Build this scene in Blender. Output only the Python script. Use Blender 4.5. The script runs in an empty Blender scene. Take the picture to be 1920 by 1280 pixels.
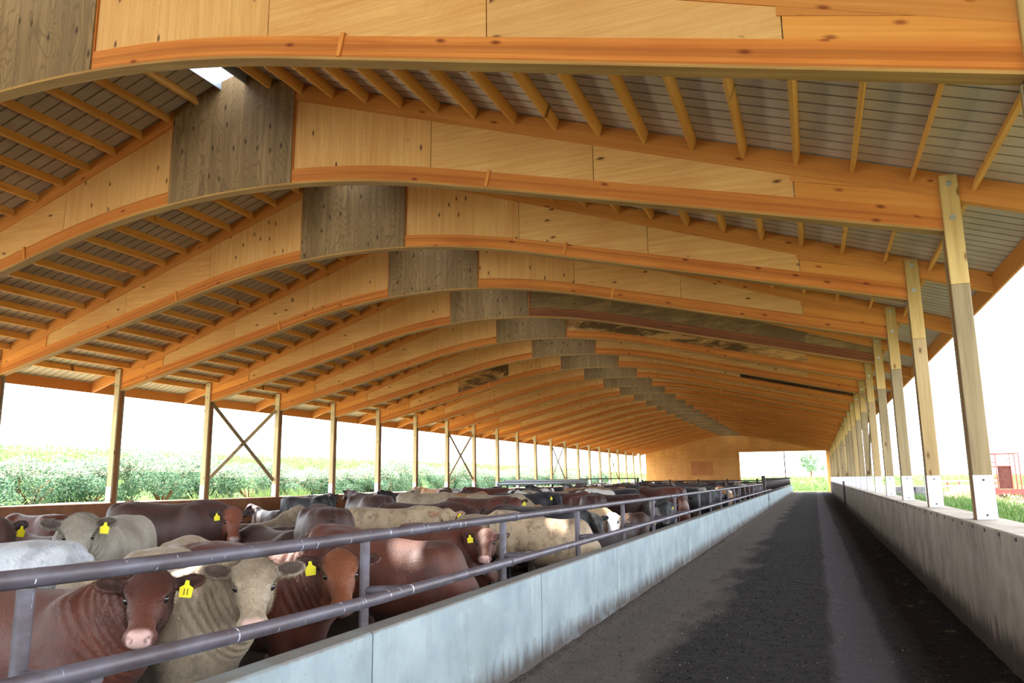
import bpy, math, random
import numpy as np
from mathutils import Vector, Matrix, noise
C = bpy.context.scene.collection
R = math.radians
random.seed(7); np.random.seed(7)

# ------------------------------------------------------------------ camera
YAW, PITCH, ROLL, CH, FPX = 21.08, 10.206, 0.606, 1.647, 1445.0
_y, _p, _r = R(YAW), R(PITCH), R(ROLL)
FWD = Vector((-math.sin(_y)*math.cos(_p), math.cos(_y)*math.cos(_p), math.sin(_p)))
_R0 = Vector((math.cos(_y), math.sin(_y), 0)); _U0 = _R0.cross(FWD)
RT = _R0*math.cos(_r) - _U0*math.sin(_r); UP = _U0*math.cos(_r) + _R0*math.sin(_r)
cd = bpy.data.cameras.new('camera'); cam = bpy.data.objects.new('camera', cd); C.objects.link(cam)
m3 = Matrix((RT, UP, -FWD)).transposed().to_4x4(); m3.translation = Vector((0, 0, CH)); cam.matrix_world = m3
cd.sensor_width = 36; cd.lens = FPX/1920*36; cd.clip_start = 0.05; cd.clip_end = 2000
bpy.context.scene.camera = cam

# ------------------------------------------------------------------ light
w = bpy.data.worlds.new('sky'); bpy.context.scene.world = w; w.use_nodes = True
bg = w.node_tree.nodes['Background']; bg.inputs['Color'].default_value = (0.86, 0.93, 1.0, 1); bg.inputs['Strength'].default_value = 3.4
sd = bpy.data.lights.new('sun', 'SUN'); so = bpy.data.objects.new('sun', sd); C.objects.link(so)
sd.energy = 9.0; sd.angle = R(0.6); sd.color = (1.0, 0.95, 0.86)
SUNDIR = Vector((0.72, -0.05, -1.0)).normalized()          # direction the light travels
so.rotation_euler = SUNDIR.to_track_quat('-Z', 'Y').to_euler(); so.location = (-30, 20, 40)
vs = bpy.context.scene.view_settings
vs.view_transform = 'Standard'; vs.look = 'None'; vs.gamma = 1; vs.exposure = 1.38; vs.use_curve_mapping = False
bpy.context.scene.cycles.max_bounces = 10
bpy.context.scene.cycles.diffuse_bounces = 6

# ------------------------------------------------------------------ dimensions
S = 3.66; Y2 = 9.56                         # bay spacing, Y of the truss numbered 2
TY = lambda t: Y2 + (t-2)*S
XC = -8.62; HS = 10.26                      # ridge X, half span to the posts
XLP, XRP = XC-HS, XC+HS
YEND = TY(25)
def zroof(dx): return 5.56 + 0.331*(8.64-abs(dx))     # underside of the roof sheets
def zbot(dx):                                          # underside of the trusses
    dx = abs(dx)
    return 6.31 - 0.0304*dx*dx if dx < 4 else 5.8236 - 0.2405*(dx-4)

# ------------------------------------------------------------------ helpers
def tag(o, label=None, cat=None, group=None, kind=None):
    if label: o['label'] = label
    if cat: o['category'] = cat
    if group: o['group'] = group
    if kind: o['kind'] = kind
    return o
def mesh(name, vs_, fs, mat=None, smooth=False):
    me = bpy.data.meshes.new(name); me.from_pydata([tuple(v) for v in vs_], [], fs); me.update()
    if mat: me.materials.append(mat)
    if smooth: me.polygons.foreach_set('use_smooth', [True]*len(me.polygons))
    return me
def link(name, me, parent=None, loc=None, rot=None):
    o = bpy.data.objects.new(name, me); C.objects.link(o)
    if parent: o.parent = parent
    if loc is not None: o.location = loc
    if rot is not None: o.rotation_euler = rot
    return o
def empty(name, loc=(0, 0, 0), rz=0):
    o = bpy.data.objects.new(name, None); C.objects.link(o); o.location = loc; o.rotation_euler = (0, 0, rz)
    o.empty_display_size = 0.2
    return o
class MB:
    def __init__(s): s.v = []; s.f = []; s.w = None
    def box(s, x0, x1, y0, y1, z0, z1):
        n = len(s.v)
        s.v += [(x0,y0,z0),(x1,y0,z0),(x1,y1,z0),(x0,y1,z0),(x0,y0,z1),(x1,y0,z1),(x1,y1,z1),(x0,y1,z1)]
        s.f += [[n+i for i in q] for q in ((0,3,2,1),(4,5,6,7),(0,1,5,4),(1,2,6,5),(2,3,7,6),(3,0,4,7))]
        return s
    def prism(s, poly, y0, y1):          # polygon in XZ, extruded along Y
        n = len(s.v); k = len(poly)
        s.v += [(x, y0, z) for x, z in poly] + [(x, y1, z) for x, z in poly]
        s.f += [[n+i for i in range(k)], [n+k+i for i in reversed(range(k))]]
        s.f += [[n+i, n+k+i, n+k+(i+1) % k, n+(i+1) % k] for i in range(k)]
        return s
    def strip(s, top, bot, y0, y1):      # band between two polylines with equal counts, extruded along Y
        n = len(s.v); k = len(top)
        s.w = (s.w or []) + [(x, y, 0) for (x, z) in top for y in (y0, y1)] + [(x, y, bot[i][1]-top[i][1]) for i, (x, z) in enumerate(bot) for y in (y0, y1)]
        for (x, z) in top: s.v += [(x, y0, z), (x, y1, z)]
        for (x, z) in bot: s.v += [(x, y0, z), (x, y1, z)]
        for i in range(k-1):
            a, b = n+2*i, n+2*(i+1); c, d = n+2*k+2*i, n+2*k+2*(i+1)
            s.f += [[a, b, d, c], [a+1, c+1, d+1, b+1], [a, a+1, b+1, b], [c, d, d+1, c+1]]
        a, c = n, n+2*k; s.f.append([a, c, c+1, a+1])
        b, d = n+2*(k-1), n+2*k+2*(k-1); s.f.append([b, b+1, d+1, d])
        return s
    def tube(s, pts, r, seg=12):
        n0 = len(s.v); pts = [Vector(p) for p in pts]
        for i, p in enumerate(pts):
            d = (pts[min(i+1, len(pts)-1)] - pts[max(i-1, 0)]).normalized()
            a = d.cross(Vector((0, 0, 1))) if abs(d.z) < .9 else d.cross(Vector((0, 1, 0)))
            a.normalize(); b = d.cross(a); rr = r[i] if isinstance(r, (list, tuple)) else r
            for j in range(seg):
                t = 2*math.pi*j/seg; s.v.append(tuple(p + a*rr*math.cos(t) + b*rr*math.sin(t)))
        for i in range(len(pts)-1):
            for j in range(seg):
                a = n0+i*seg; s.f.append([a+j, a+(j+1) % seg, a+seg+(j+1) % seg, a+seg+j])
        s.f.append([n0+j for j in reversed(range(seg))]); s.f.append([n0+(len(pts)-1)*seg+j for j in range(seg)])
        return s
    def mesh(s, name, mat, smooth=False, fix=False):
        me = mesh(name, s.v, s.f, mat, smooth)
        if s.w and len(s.w) == len(s.v):
            at = me.attributes.new('flow', 'FLOAT_VECTOR', 'POINT'); at.data.foreach_set('vector', [c for p in s.w for c in p])
        if fix or True:
            import bmesh
            bm = bmesh.new(); bm.from_mesh(me); bmesh.ops.recalc_face_normals(bm, faces=bm.faces); bm.to_mesh(me); bm.free()
        return me
    def put(s, name, mat, parent=None, loc=None, smooth=False):
        return link(name, s.mesh(name, mat, smooth), parent, loc)
def autosmooth(me, ang=40):
    try: me.set_sharp_from_angle(angle=R(ang))
    except Exception: pass
def bar(mb, a, b, wd, th, side=None):    # rectangular bar from a to b
    a, b = Vector(a), Vector(b); d = (b-a).normalized()
    sd_ = Vector(side) if side is not None else Vector((0, 1, 0))
    n = d.cross(sd_).normalized(); n0 = len(mb.v)
    for p in (a, b):
        for i, j in ((-1,-1),(1,-1),(1,1),(-1,1)): mb.v.append(tuple(p + n*(wd/2*i) + sd_.normalized()*(th/2*j)))
    mb.f += [[n0+i for i in q] for q in ((0,3,2,1),(4,5,6,7),(0,1,5,4),(1,2,6,5),(2,3,7,6),(3,0,4,7))]
    return mb

# ------------------------------------------------------------------ materials
def lin(c): return tuple(((x/255)/12.92 if x/255 <= .04045 else ((x/255+.055)/1.055)**2.4) for x in c)
class NT:
    flow = False
    def __init__(s, name, rough=.8, spec=.3):
        s.m = bpy.data.materials.new(name); s.m.use_nodes = True; s.t = s.m.node_tree; s.n = s.t.nodes
        s.b = s.n['Principled BSDF']; s.b.inputs['Roughness'].default_value = rough
        s.b.inputs['Specular IOR Level'].default_value = spec
        s.tc = s.n.new('ShaderNodeTexCoord'); s.oi = None
    def L(s, a, b): s.t.links.new(a, b)
    def coord(s, scale=(1, 1, 1), rand=False, src='Object', rot=(0, 0, 0)):
        mp = s.n.new('ShaderNodeMapping'); mp.inputs['Scale'].default_value = scale; mp.inputs['Rotation'].default_value = rot
        o = s.tc.outputs[src]
        if s.flow:
            an = s.n.new('ShaderNodeAttribute'); an.attribute_name = 'flow'; o = an.outputs['Vector']
        if rand:
            if not s.oi: s.oi = s.n.new('ShaderNodeObjectInfo')
            v = s.n.new('ShaderNodeVectorMath'); v.operation = 'MULTIPLY_ADD'
            cx = s.n.new('ShaderNodeCombineXYZ')
            for i in range(3): s.L(s.oi.outputs['Random'], cx.inputs[i])
            s.L(cx.outputs[0], v.inputs[0]); v.inputs[1].default_value = (37, 19, 53); s.L(o, v.inputs[2]); o = v.outputs[0]
        s.L(o, mp.inputs[0]); return mp.outputs[0]
    def noise(s, vec, scale, detail=3, rough=.55, dist=0):
        n = s.n.new('ShaderNodeTexNoise'); n.inputs['Scale'].default_value = scale; n.inputs['Detail'].default_value = detail
        n.inputs['Roughness'].default_value = rough; n.inputs['Distortion'].default_value = dist
        s.L(vec, n.inputs['Vector']); return n.outputs['Fac']
    def voro(s, vec, scale, feat='F1'):
        n = s.n.new('ShaderNodeTexVoronoi'); n.feature = feat; n.inputs['Scale'].default_value = scale
        s.L(vec, n.inputs['Vector']); return n
    def ramp(s, fac, stops):
        r = s.n.new('ShaderNodeValToRGB'); e = r.color_ramp.elements
        while len(e) < len(stops): e.new(.5)
        for el, (p, c) in zip(e, stops):
            el.position = p; el.color = (c, c, c, 1) if isinstance(c, (int, float)) else (*c[:3], 1)
        s.L(fac, r.inputs[0]); return r.outputs[0]
    def mix(s, fac, a, b, mode='MIX'):
        n = s.n.new('ShaderNodeMix'); n.data_type = 'RGBA'; n.blend_type = mode
        for sock, v in ((n.inputs[0], fac), (n.inputs[6], a), (n.inputs[7], b)):
            if isinstance(v, (int, float)): sock.default_value = v
            elif isinstance(v, tuple): sock.default_value = (*v[:3], 1)
            else: s.L(v, sock)
        return n.outputs[2]
    def math(s, op, a, b=0.0, c=None, clamp=False):
        n = s.n.new('ShaderNodeMath'); n.operation = op; n.use_clamp = clamp
        for i, v in enumerate((a, b) if c is None else (a, b, c)):
            if isinstance(v, (int, float)): n.inputs[i].default_value = v
            else: s.L(v, n.inputs[i])
        return n.outputs[0]
    def sep(s, vec):
        n = s.n.new('ShaderNodeSeparateXYZ'); s.L(vec, n.inputs[0]); return n.outputs
    def rnd(s):
        if not s.oi: s.oi = s.n.new('ShaderNodeObjectInfo')
        return s.oi.outputs['Random']
    def color(s, c):
        if isinstance(c, tuple): s.b.inputs['Base Color'].default_value = (*c[:3], 1)
        else: s.L(c, s.b.inputs['Base Color'])
    def bump(s, h, strength=.3, dist=.01):
        n = s.n.new('ShaderNodeBump'); n.inputs['Strength'].default_value = strength; n.inputs['Distance'].default_value = dist
        s.L(h, n.inputs['Height']); s.L(n.outputs[0], s.b.inputs['Normal'])

def wood(name, a, b, grain='X', knots=.5, dark=(.08, .03, .01), gscale=1.0, layers=0, stain=None, fine=.5, kscale=1.6, flow=False, rings=0):
    t = NT(name, .72, .25); t.flow = flow
    g = {'X': (.5, 8, 14), 'Z': (14, 8, .5), 'Y': (14, .5, 8)}[grain]
    v = t.coord(g, True)
    n1 = t.noise(v, 1.3*gscale, 5, .6, .6)
    c = t.mix(t.ramp(n1, [(.3, 0.0), (.7, 1.0)]), a, b)
    big = t.noise(t.coord((.6, .6, .6), True), 1.2, 2)
    c = t.mix(t.ramp(big, [(.35, .55), (.65, 0.0)]), c, t.mix(.5, c, b, 'MULTIPLY'))
    if rings:   # rotary cut veneer: nested cathedral contours
        rn = t.noise(t.coord((1.7, .1, .5) if grain == 'Z' else (.4, .1, 2.0), True), 1.3, 2, .45, .5)
        w_ = t.math('FRACT', t.math('MULTIPLY', rn, 22))
        w_ = t.math('ABSOLUTE', t.math('SUBTRACT', w_, .5))
        c = t.mix(t.ramp(w_, [(.30, 0.0), (.5, rings)]), c, tuple(x*.45 for x in b))
        pl = t.n.new('ShaderNodeTexWhiteNoise'); pl.noise_dimensions = '1D'; t.L(t.math('FLOOR', t.math('MULTIPLY', t.sep(t.coord((1, 1, 1), True))[0], 3.1)), pl.inputs['W'])
        c = t.mix(t.math('MULTIPLY', pl.outputs['Value'], .38 if rings > .3 else .05), c, tuple(x*.6 for x in b))
    rr = t.rnd()
    c = t.mix(t.math('MULTIPLY', rr, .30), c, tuple(x*.62 for x in a))
    if layers:   # thin laminations stacked in Z
        sp = t.sep(t.coord((1, 1, layers), True))
        nl = t.n.new('ShaderNodeTexWhiteNoise'); nl.noise_dimensions = '1D'
        t.L(t.math('FLOOR', sp[2]), nl.inputs['W'])
        c = t.mix(t.math('MULTIPLY', nl.outputs['Value'], .75), c, tuple(x*.6 for x in b))
    if knots > 0:
        ks = {'X': (1.0, .01, 2.4), 'Z': (2.4, .01, 1.0), 'Y': (2.4, 1.0, 2.4)}[grain]
        ksp = t.sep(t.coord(ks, True)); kc = t.n.new('ShaderNodeCombineXYZ')
        t.L(ksp[0], kc.inputs[0]); t.L(ksp[1 if (flow or grain == 'Y') else 2], kc.inputs[1])
        if flow: t.L(ksp[2], kc.inputs[1])
        vo = t.voro(kc.outputs[0], kscale*1.15); vo.voronoi_dimensions = '2D'
        drift = t.noise(t.coord((.9, .01, .9), True), 1.1, 1)
        on = t.math('GREATER_THAN', t.math('ADD', t.sep(vo.outputs['Color'])[0], t.math('MULTIPLY', t.math('SUBTRACT', drift, .5), 1.6)), 1.12-knots)
        kn = t.math('MULTIPLY', t.ramp(vo.outputs['Distance'], [(.045, 1.0), (.085, .45), (.14, 0.0)]), on)
        c = t.mix(t.math('MULTIPLY', kn, .9), c, dark)
    if stain:
        sn = t.noise(t.coord((.7, 1, 2.5), True), 1.0, 6, .7, .4)
        c = t.mix(t.ramp(sn, [(.40, 0.0), (.56, .9)]), c, stain)
    t.color(c); t.bump(n1, .25*fine, .004)
    return t.m
LIGHT = lin((226, 178, 112)); LIGHT2 = lin((206, 150, 82))
ORG = lin((222, 146, 66)); ORG2 = lin((194, 110, 42))
BRD = lin((214, 146, 72)); BRD2 = lin((186, 116, 48))
W_ply_v = wood('plywood light upright grain', LIGHT, LIGHT2, 'Z', .42, lin((70, 34, 10)), kscale=1.7, rings=.10)
W_ply_h = wood('plywood light lengthwise grain', LIGHT, LIGHT2, 'X', .33, lin((80, 40, 12)), kscale=1.5, rings=.12)
W_gus = wood('plywood weathered treated', lin((160, 130, 88)), lin((122, 96, 62)), 'Z', .45, lin((46, 30, 18)), gscale=.9, fine=1, rings=.55)
W_chord = wood('laminated bottom chord', ORG, ORG2, 'X', .35, lin((110, 46, 12)), layers=26, flow=True)
W_board = wood('softwood boards', BRD, BRD2, 'X', .35, lin((118, 56, 18)), flow=True)
W_board2 = wood('pale softwood boards', lin((224, 156, 74)), lin((206, 132, 56)), 'X', .35, lin((140, 76, 28)), flow=True)
W_purlin = wood('purlin lumber', lin((234, 178, 98)), lin((208, 148, 70)), 'Y', .35, lin((96, 48, 16)))
W_flange = wood('chord cap strip', lin((190, 148, 84)), lin((150, 108, 54)), 'X', 0, flow=True)
W_greyply = wood('greyed plywood', lin((166, 138, 88)), lin((128, 98, 56)), 'X', .4, lin((70, 44, 22)), stain=lin((110, 84, 56)))
W_greychord = wood('greyed chord', lin((160, 98, 58)), lin((122, 70, 40)), 'X', .35, layers=26, flow=True)
W_mould = wood('plywood with black mould', LIGHT, LIGHT2, 'X', .3, lin((60, 30, 12)), stain=lin((76, 54, 30)))
W_darkst = wood('dark stained boards', lin((120, 78, 40)), lin((70, 42, 20)), 'X', .3, stain=lin((44, 28, 16)))
W_postnew = wood('new post ply', lin((200, 170, 110)), lin((170, 138, 82)), 'Z', .35, lin((110, 68, 28)))
W_postold = wood('weathered post ply', lin((158, 138, 104)), lin((122, 104, 76)), 'Z', .35, lin((80, 58, 38)))
W_postmid = wood('tan post ply', lin((184, 158, 116)), lin((152, 126, 84)), 'Z', .35, lin((92, 66, 40)))
W_postpale = wood('pale post ply', lin((206, 186, 146)), lin((178, 156, 114)), 'Z', .35, lin((110, 84, 54)))
W_postside = wood('brown post edge', lin((158, 108, 62)), lin((122, 78, 42)), 'Z', .3, lin((70, 40, 20)))
W_end = wood('end wall plywood', lin((214, 158, 90)), lin((188, 128, 66)), 'X', .35, lin((120, 70, 34)))
W_endpatch = wood('end wall patch sheet', lin((190, 126, 72)), lin((170, 106, 56)), 'X', .35, lin((120, 70, 34)))
def simple(name, col, rough=.7, metal=0, spec=.3, var=.25, sc=6, bump=0):
    t = NT(name, rough, spec); t.b.inputs['Metallic'].default_value = metal
    n = t.noise(t.coord((1, 1, 1), True), sc, 4, .6)
    t.color(t.mix(t.ramp(n, [(.3, 0.0), (.7, 1.0)]), col, tuple(x*(1-var) for x in col)))
    if bump: t.bump(n, bump, .01)
    return t.m
M_white = simple('white post wrap', lin((192, 192, 204)), .5, var=.10, sc=30)
M_galv = simple('galvanised steel', lin((196, 202, 206)), .35, .6, .5)
M_bolt = simple('steel bolt', lin((190, 190, 186)), .35, .8, .5)
M_dark = simple('dark painted steel', lin((62, 52, 50)), .5, .3, .4)
M_redsteel = simple('red painted steel', lin((150, 72, 66)), .5, .1, .4, .3, 9)
M_palered = simple('faded red timber', lin((140, 92, 84)), .8)
M_rust = simple('rusty red sheet', lin((104, 58, 50)), .7, .1, .3, .4, 5)
M_flash = simple('blue grey flashing', lin((168, 178, 192)), .4, .3, .4, .1)
M_trimdark = simple('dark eave trim', lin((52, 66, 66)), .5, .2)
def pipe_mat():
    t = NT('pipe rail paint', .48, .45); t.b.inputs['Metallic'].default_value = .15
    n = t.noise(t.coord((3, 1.2, 3)), 3, 5, .65)
    c = t.mix(t.ramp(n, [(.35, 0.0), (.68, 1.0)]), lin((92, 88, 98)), lin((68, 56, 58)))
    sc = t.noise(t.coord((1.5, 22, 1.5)), 2.4, 2, .5)
    sm = t.noise(t.coord((8, 8, 8)), 2.2, 3, .6)
    f = t.math('MULTIPLY', t.ramp(sc, [(.665, 0.0), (.69, 1.0)]), t.ramp(sm, [(.50, 0.0), (.55, 1.0)]))
    c = t.mix(f, c, lin((205, 205, 215))); t.color(c); t.bump(n, .1, .003); return t.m
M_pipe = pipe_mat()
def sheet_mat():
    t = NT('ribbed sheet with felt lining', .85, .2)
    n = t.noise(t.coord((1, 1, 1), True), 60, 3, .7)
    n2 = t.noise(t.coord((1, 1, 1), True), 1.5, 3, .6)
    c = t.mix(t.ramp(n, [(.3, 0.0), (.75, 1.0)]), lin((216, 202, 186)), lin((184, 168, 150)))
    c = t.mix(t.ramp(n2, [(.4, 0.0), (.7, .5)]), c, lin((164, 148, 130)))
    t.color(c); t.bump(n, .15, .003); return t.m
M_sheet = sheet_mat()
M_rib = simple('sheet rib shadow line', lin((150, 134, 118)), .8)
def concrete(name, a, b, streak, low, zlow, rim=0):
    t = NT(name, .85, .25)
    n = t.noise(t.coord((1, 1, 1), True), 2.2, 5, .6)
    c = t.mix(t.ramp(n, [(.3, 0.0), (.7, 1.0)]), a, b)
    st = t.noise(t.coord((1, 6, .35), True), 2.2, 5, .7)
    c = t.mix(t.ramp(st, [(.52, 0.0), (.80, .6)]), c, streak)
    sp = t.noise(t.coord((1, 1, 1), True), 22, 2, .5)
    c = t.mix(t.ramp(sp, [(.66, 0.0), (.74, .45)]), c, streak)
    z = t.sep(t.coord())[2]
    e = t.noise(t.coord((1, 5, 1.2), True), 1.6, 5, .65)
    zz = t.math('SUBTRACT', z, t.math('MULTIPLY', e, zlow*2))
    c = t.mix(t.ramp(t.math('ADD', zz, .5), [(.42, .95), (.60, 0.0)]), c, low)
    if rim:
        c = t.mix(t.ramp(t.math('SUBTRACT', z, t.math('MULTIPLY', sp, .012)), [(rim-.012, 0.0), (rim, .75)]), c, lin((104, 92, 82)))
        bl = t.noise(t.coord((1, .8, 1.3), True), 1.6, 4, .6); c = t.mix(t.ramp(bl, [(.54, 0.0), (.62, .45)]), c, tuple(x*.62 for x in a))
    fine = t.noise(t.coord((1, 1, 1), True), 50, 4, .6)
    t.color(c); t.bump(t.mix(.5, fine, st), .3, .006); return t.m
M_feedwall = concrete('blue white concrete', lin((158, 169, 172)), lin((128, 141, 147)), lin((122, 126, 126)), lin((78, 68, 64)), .18, rim=.795)
M_rwall = concrete('streaky cast concrete', lin((160, 148, 134)), lin((120, 108, 96)), lin((84, 68, 55)), lin((66, 54, 46)), .28)
M_lwall = concrete('brown soiled wall', lin((140, 96, 66)), lin((112, 74, 52)), lin((88, 60, 44)), lin((70, 48, 36)), .3)
def alley_mat():
    t = NT('dusty manure alley', .95, .15)
    v = t.coord(); sp = t.sep(v)
    n = t.noise(v, 9, 6, .7); n2 = t.noise(v, 60, 4, .75); nb = t.noise(t.coord((1, .35, 1)), 1.3, 4, .6)
    c = t.mix(t.ramp(n, [(.3, 0.0), (.72, 1.0)]), lin((27, 25, 27)), lin((54, 48, 48)))
    # dusty band along the feed wall and a second wheel track nearer the right wall
    xw = t.math('ADD', sp[0], t.math('MULTIPLY', t.math('SUBTRACT', nb, .5), 1.5))
    b1 = t.ramp(t.math('MULTIPLY_ADD', xw, .2, .6), [(.0, .35), (.13, .9), (.28, .9), (.36, 0.0)])
    c = t.mix(t.math('MULTIPLY', b1, .70), c, lin((108, 98, 91)))
    xw2 = t.math('ADD', sp[0], t.math('MULTIPLY', t.math('SUBTRACT', nb, .5), .22))
    b2 = t.ramp(t.math('MULTIPLY_ADD', xw2, .5, .5), [(.49, 0.0), (.54, 1.0), (.74, 1.0), (.79, 0.0)])
    c = t.mix(t.math('MULTIPLY', b2, .48), c, lin((98, 92, 97)))
    c = t.mix(t.ramp(n2, [(.50, 0.0), (.68, .55)]), c, lin((28, 23, 22)))
    strw = t.noise(t.coord((6, 30, 1), rot=(0, 0, .5)), 5, 3, .6)
    c = t.mix(t.ramp(strw, [(.70, 0.0), (.76, .4)]), c, lin((126, 112, 90)))
    r3 = t.ramp(t.math('MULTIPLY_ADD', sp[0], .5, .5), [(.95, 0.0), (1.0, 1.0)])
    pn = t.noise(t.coord((1.3, .8, 1)), 2.2, 5, .7)
    c = t.mix(t.math('MULTIPLY', t.ramp(pn, [(.58, 0.0), (.68, .6)]), r3), c, lin((124, 112, 96)))
    t.color(c)
    # tyre tread bars across the wheel tracks
    wv = t.n.new('ShaderNodeTexWave'); wv.bands_direction = 'Y'; wv.inputs['Scale'].default_value = 5.5; wv.inputs['Distortion'].default_value = 1.2
    wv.inputs['Detail'].default_value = 2; t.L(v, wv.inputs['Vector'])
    ws = t.math('MULTIPLY', wv.outputs['Fac'], t.math('MAXIMUM', t.math('MULTIPLY', b2, .45), t.math('MULTIPLY', b1, .12)))
    h = t.math('ADD', t.math('ADD', t.math('MULTIPLY', n, .5), t.math('MULTIPLY', n2, .8)), ws)
    t.bump(h, .75, .035); return t.m
M_alley = alley_mat()
def ground_mat(name, a, b, sc=3):
    t = NT(name, .95, .1); n = t.noise(t.coord(), sc, 6, .7); n2 = t.noise(t.coord(), sc*9, 3, .7)
    c = t.mix(t.ramp(n, [(.35, 0.0), (.65, 1.0)]), a, b); c = t.mix(t.ramp(n2, [(.45, 0.0), (.7, .6)]), c, tuple(x*.5 for x in a))
    t.color(c); t.bump(t.mix(.5, n, n2), .8, .05); return t.m
M_pen = ground_mat('pen bedding', lin((38, 30, 26)), lin((62, 50, 42)))
M_grass = ground_mat('rough grass ground', lin((76, 104, 42)), lin((108, 124, 62)), .4)
M_gravel = ground_mat('pale yard ground', lin((128, 124, 96)), lin((112, 116, 78)), .5)
def leaf_mat(name, a, b, trans=.35):
    t = NT(name, .6, .25)
    g = t.n.new('ShaderNodeNewGeometry')
    c = t.mix(g.outputs['Random Per Island'], a, b); t.color(c)
    tr = t.n.new('ShaderNodeBsdfTranslucent'); t.L(c, tr.inputs['Color'])
    mx = t.n.new('ShaderNodeMixShader'); mx.inputs[0].default_value = trans
    out = [n for n in t.n if n.type == 'OUTPUT_MATERIAL'][0]
    t.L(t.b.outputs[0], mx.inputs[1]); t.L(tr.outputs[0], mx.inputs[2]); t.L(mx.outputs[0], out.inputs['Surface'])
    return t.m
M_leaf = leaf_mat('hedge leaves', lin((56, 96, 72)), lin((128, 154, 122)))  # greyed greens: haze over the hedge put into the leaf colour
M_blossom = leaf_mat('pale hedge blossom', lin((170, 172, 146)), lin((214, 200, 184)))
M_crop = leaf_mat('crop leaves', lin((88, 118, 62)), lin((136, 152, 96)), .4)
M_blade = leaf_mat('grass blades', lin((56, 88, 42)), lin((104, 128, 68)), .4)
M_tree = leaf_mat('far tree leaves', lin((150, 172, 150)), lin((186, 202, 180)), .4)  # washed-out green, distance haze painted into the leaves
M_straw = leaf_mat('straw', lin((150, 132, 102)), lin((196, 180, 146)), .1)
M_weedpink = leaf_mat('dry weed heads', lin((168, 132, 108)), lin((196, 172, 140)), .3)

# ================================================================== THE SETTING
def struct(o): o['kind'] = 'structure'; return o
# floors
def grid_sheet(name, xs, ys, zf, mat):
    v = [(x, y, zf(x, y)) for y in ys for x in xs]; nx = len(xs)
    f = [[j*nx+i, j*nx+i+1, (j+1)*nx+i+1, (j+1)*nx+i] for j in range(len(ys)-1) for i in range(nx-1)]
    return link(name, mesh(name, v, f, mat, True))
def alleyz(x, y):
    h = .012*noise.noise(Vector((x*3, y*3, 0))) + .008*noise.noise(Vector((x*9, y*9, 3)))
    if .02 < x < .56: h -= .012
    h += .05*math.exp(-((x+2.41)/.10)**2) + .04*math.exp(-((x-1.416)/.12)**2)
    return h
ys = list(np.concatenate([np.arange(-12, 1, 1.0), np.arange(1, 24, .09), np.arange(24, 97, .8)]))
xs = list(np.arange(-2.46, 1.47, .065))
struct(grid_sheet('floor', xs, ys, alleyz, M_alley))
struct(grid_sheet('pen_floor', list(np.arange(-18.8, -2.5, .3)), list(np.arange(-12, 96, .4)),
    lambda x, y: -.03 + .05*noise.noise(Vector((x*1.3, y*1.3, 7))), M_pen))
def interp(x, P): return float(np.interp(x, [p[0] for p in P], [p[1] for p in P]))
TERL = [(-400, 8), (-125, 7.3), (-45, 1.6), (-33, .85), (-20, .35), (-18.9, .3)]
def terz(x, y):
    return interp(x, TERL) + .12*noise.noise(Vector((x*.15, y*.15, 1)))
o = struct(grid_sheet('field_ground', [-400,-250,-160,-125,-100,-80,-65,-55,-45,-38,-33,-28,-24,-21,-19.05], list(np.arange(-60, 420, 12)), terz, M_grass))
o = struct(grid_sheet('yard_ground', [1.85, 2.2, 3, 5, 8, 12, 20, 40, 80, 160, 400], list(np.arange(-60, 420, 8)),
    lambda x, y: min(.62, .5+.05*noise.noise(Vector((x*.3, y*.3, 2)))) if x < 20 else .3, M_gravel))
o = struct(grid_sheet('meadow_ground', list(np.arange(-19.05, 1.9, 1.9)), list(np.arange(96.5, 420, 9)), lambda x, y: min(.4, (y-96.5)*.01), M_grass))

o = struct(grid_sheet('gravel_bounce_strip', [-29.5, -27, -24, -21.5, -20.0], list(np.arange(-40, 130, 4)), lambda x, y: terz(x, y)+.16, simple('pale gravel track', lin((196, 188, 160)), .9, sc=2)))  # pale ground by the wall, added to bounce daylight under the left eave
# concrete walls, each a row of cast sections
def wall_sections(name, ybreaks, x0, x1, z0, z1, mat, gap=.008, seed=0):
    p = empty(name, (0, ybreaks[0][0], 0)); struct(p)
    rnd = random.Random(seed)
    for a, b in ybreaks:
        mb = MB(); e = .012; j = rnd.uniform(-.004, .004)
        poly = [(x0+j, z0), (x0+j, z1-e), (x0+j+e, z1), (x1-e, z1), (x1, z1-e), (x1, z0)]
        mb.prism(poly, a+gap-ybreaks[0][0], b-gap-ybreaks[0][0]); mb.put('concrete_section', mat, p)
    return p
fy = [-12+i*2.93+.0 for i in range(0, 20)]; off = 12.8-fy[8]
fy = [y+off for y in fy]; fy = [y for y in fy if y < 42.5]+[43.6]
fs = list(zip(fy[:-1], fy[1:]))
g2 = [45.0+i*2.93 for i in range(0, 17)]; g2 = [y for y in g2 if y < 93]
fw = wall_sections('wall_middle', fs + list(zip(g2[:-1], g2[1:])), -2.57, -2.412, -.1, .806, M_feedwall, seed=2)
ry = [TY(t)+1.83 for t in range(-4, 24)]
rs = [(a, b) for a, b in zip(ry[:-1], ry[1:])]
rw = wall_sections('wall_right', rs, 1.416, 1.86, -.1, 1.189, M_rwall, gap=.003, seed=3)
ly = [TY(t)+1.83 for t in range(-4, 24)]
lw = wall_sections('wall_left', list(zip(ly[:-1], ly[1:])), -19.05, -18.70, -.1, 1.131, M_lwall, gap=.003, seed=4)
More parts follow.
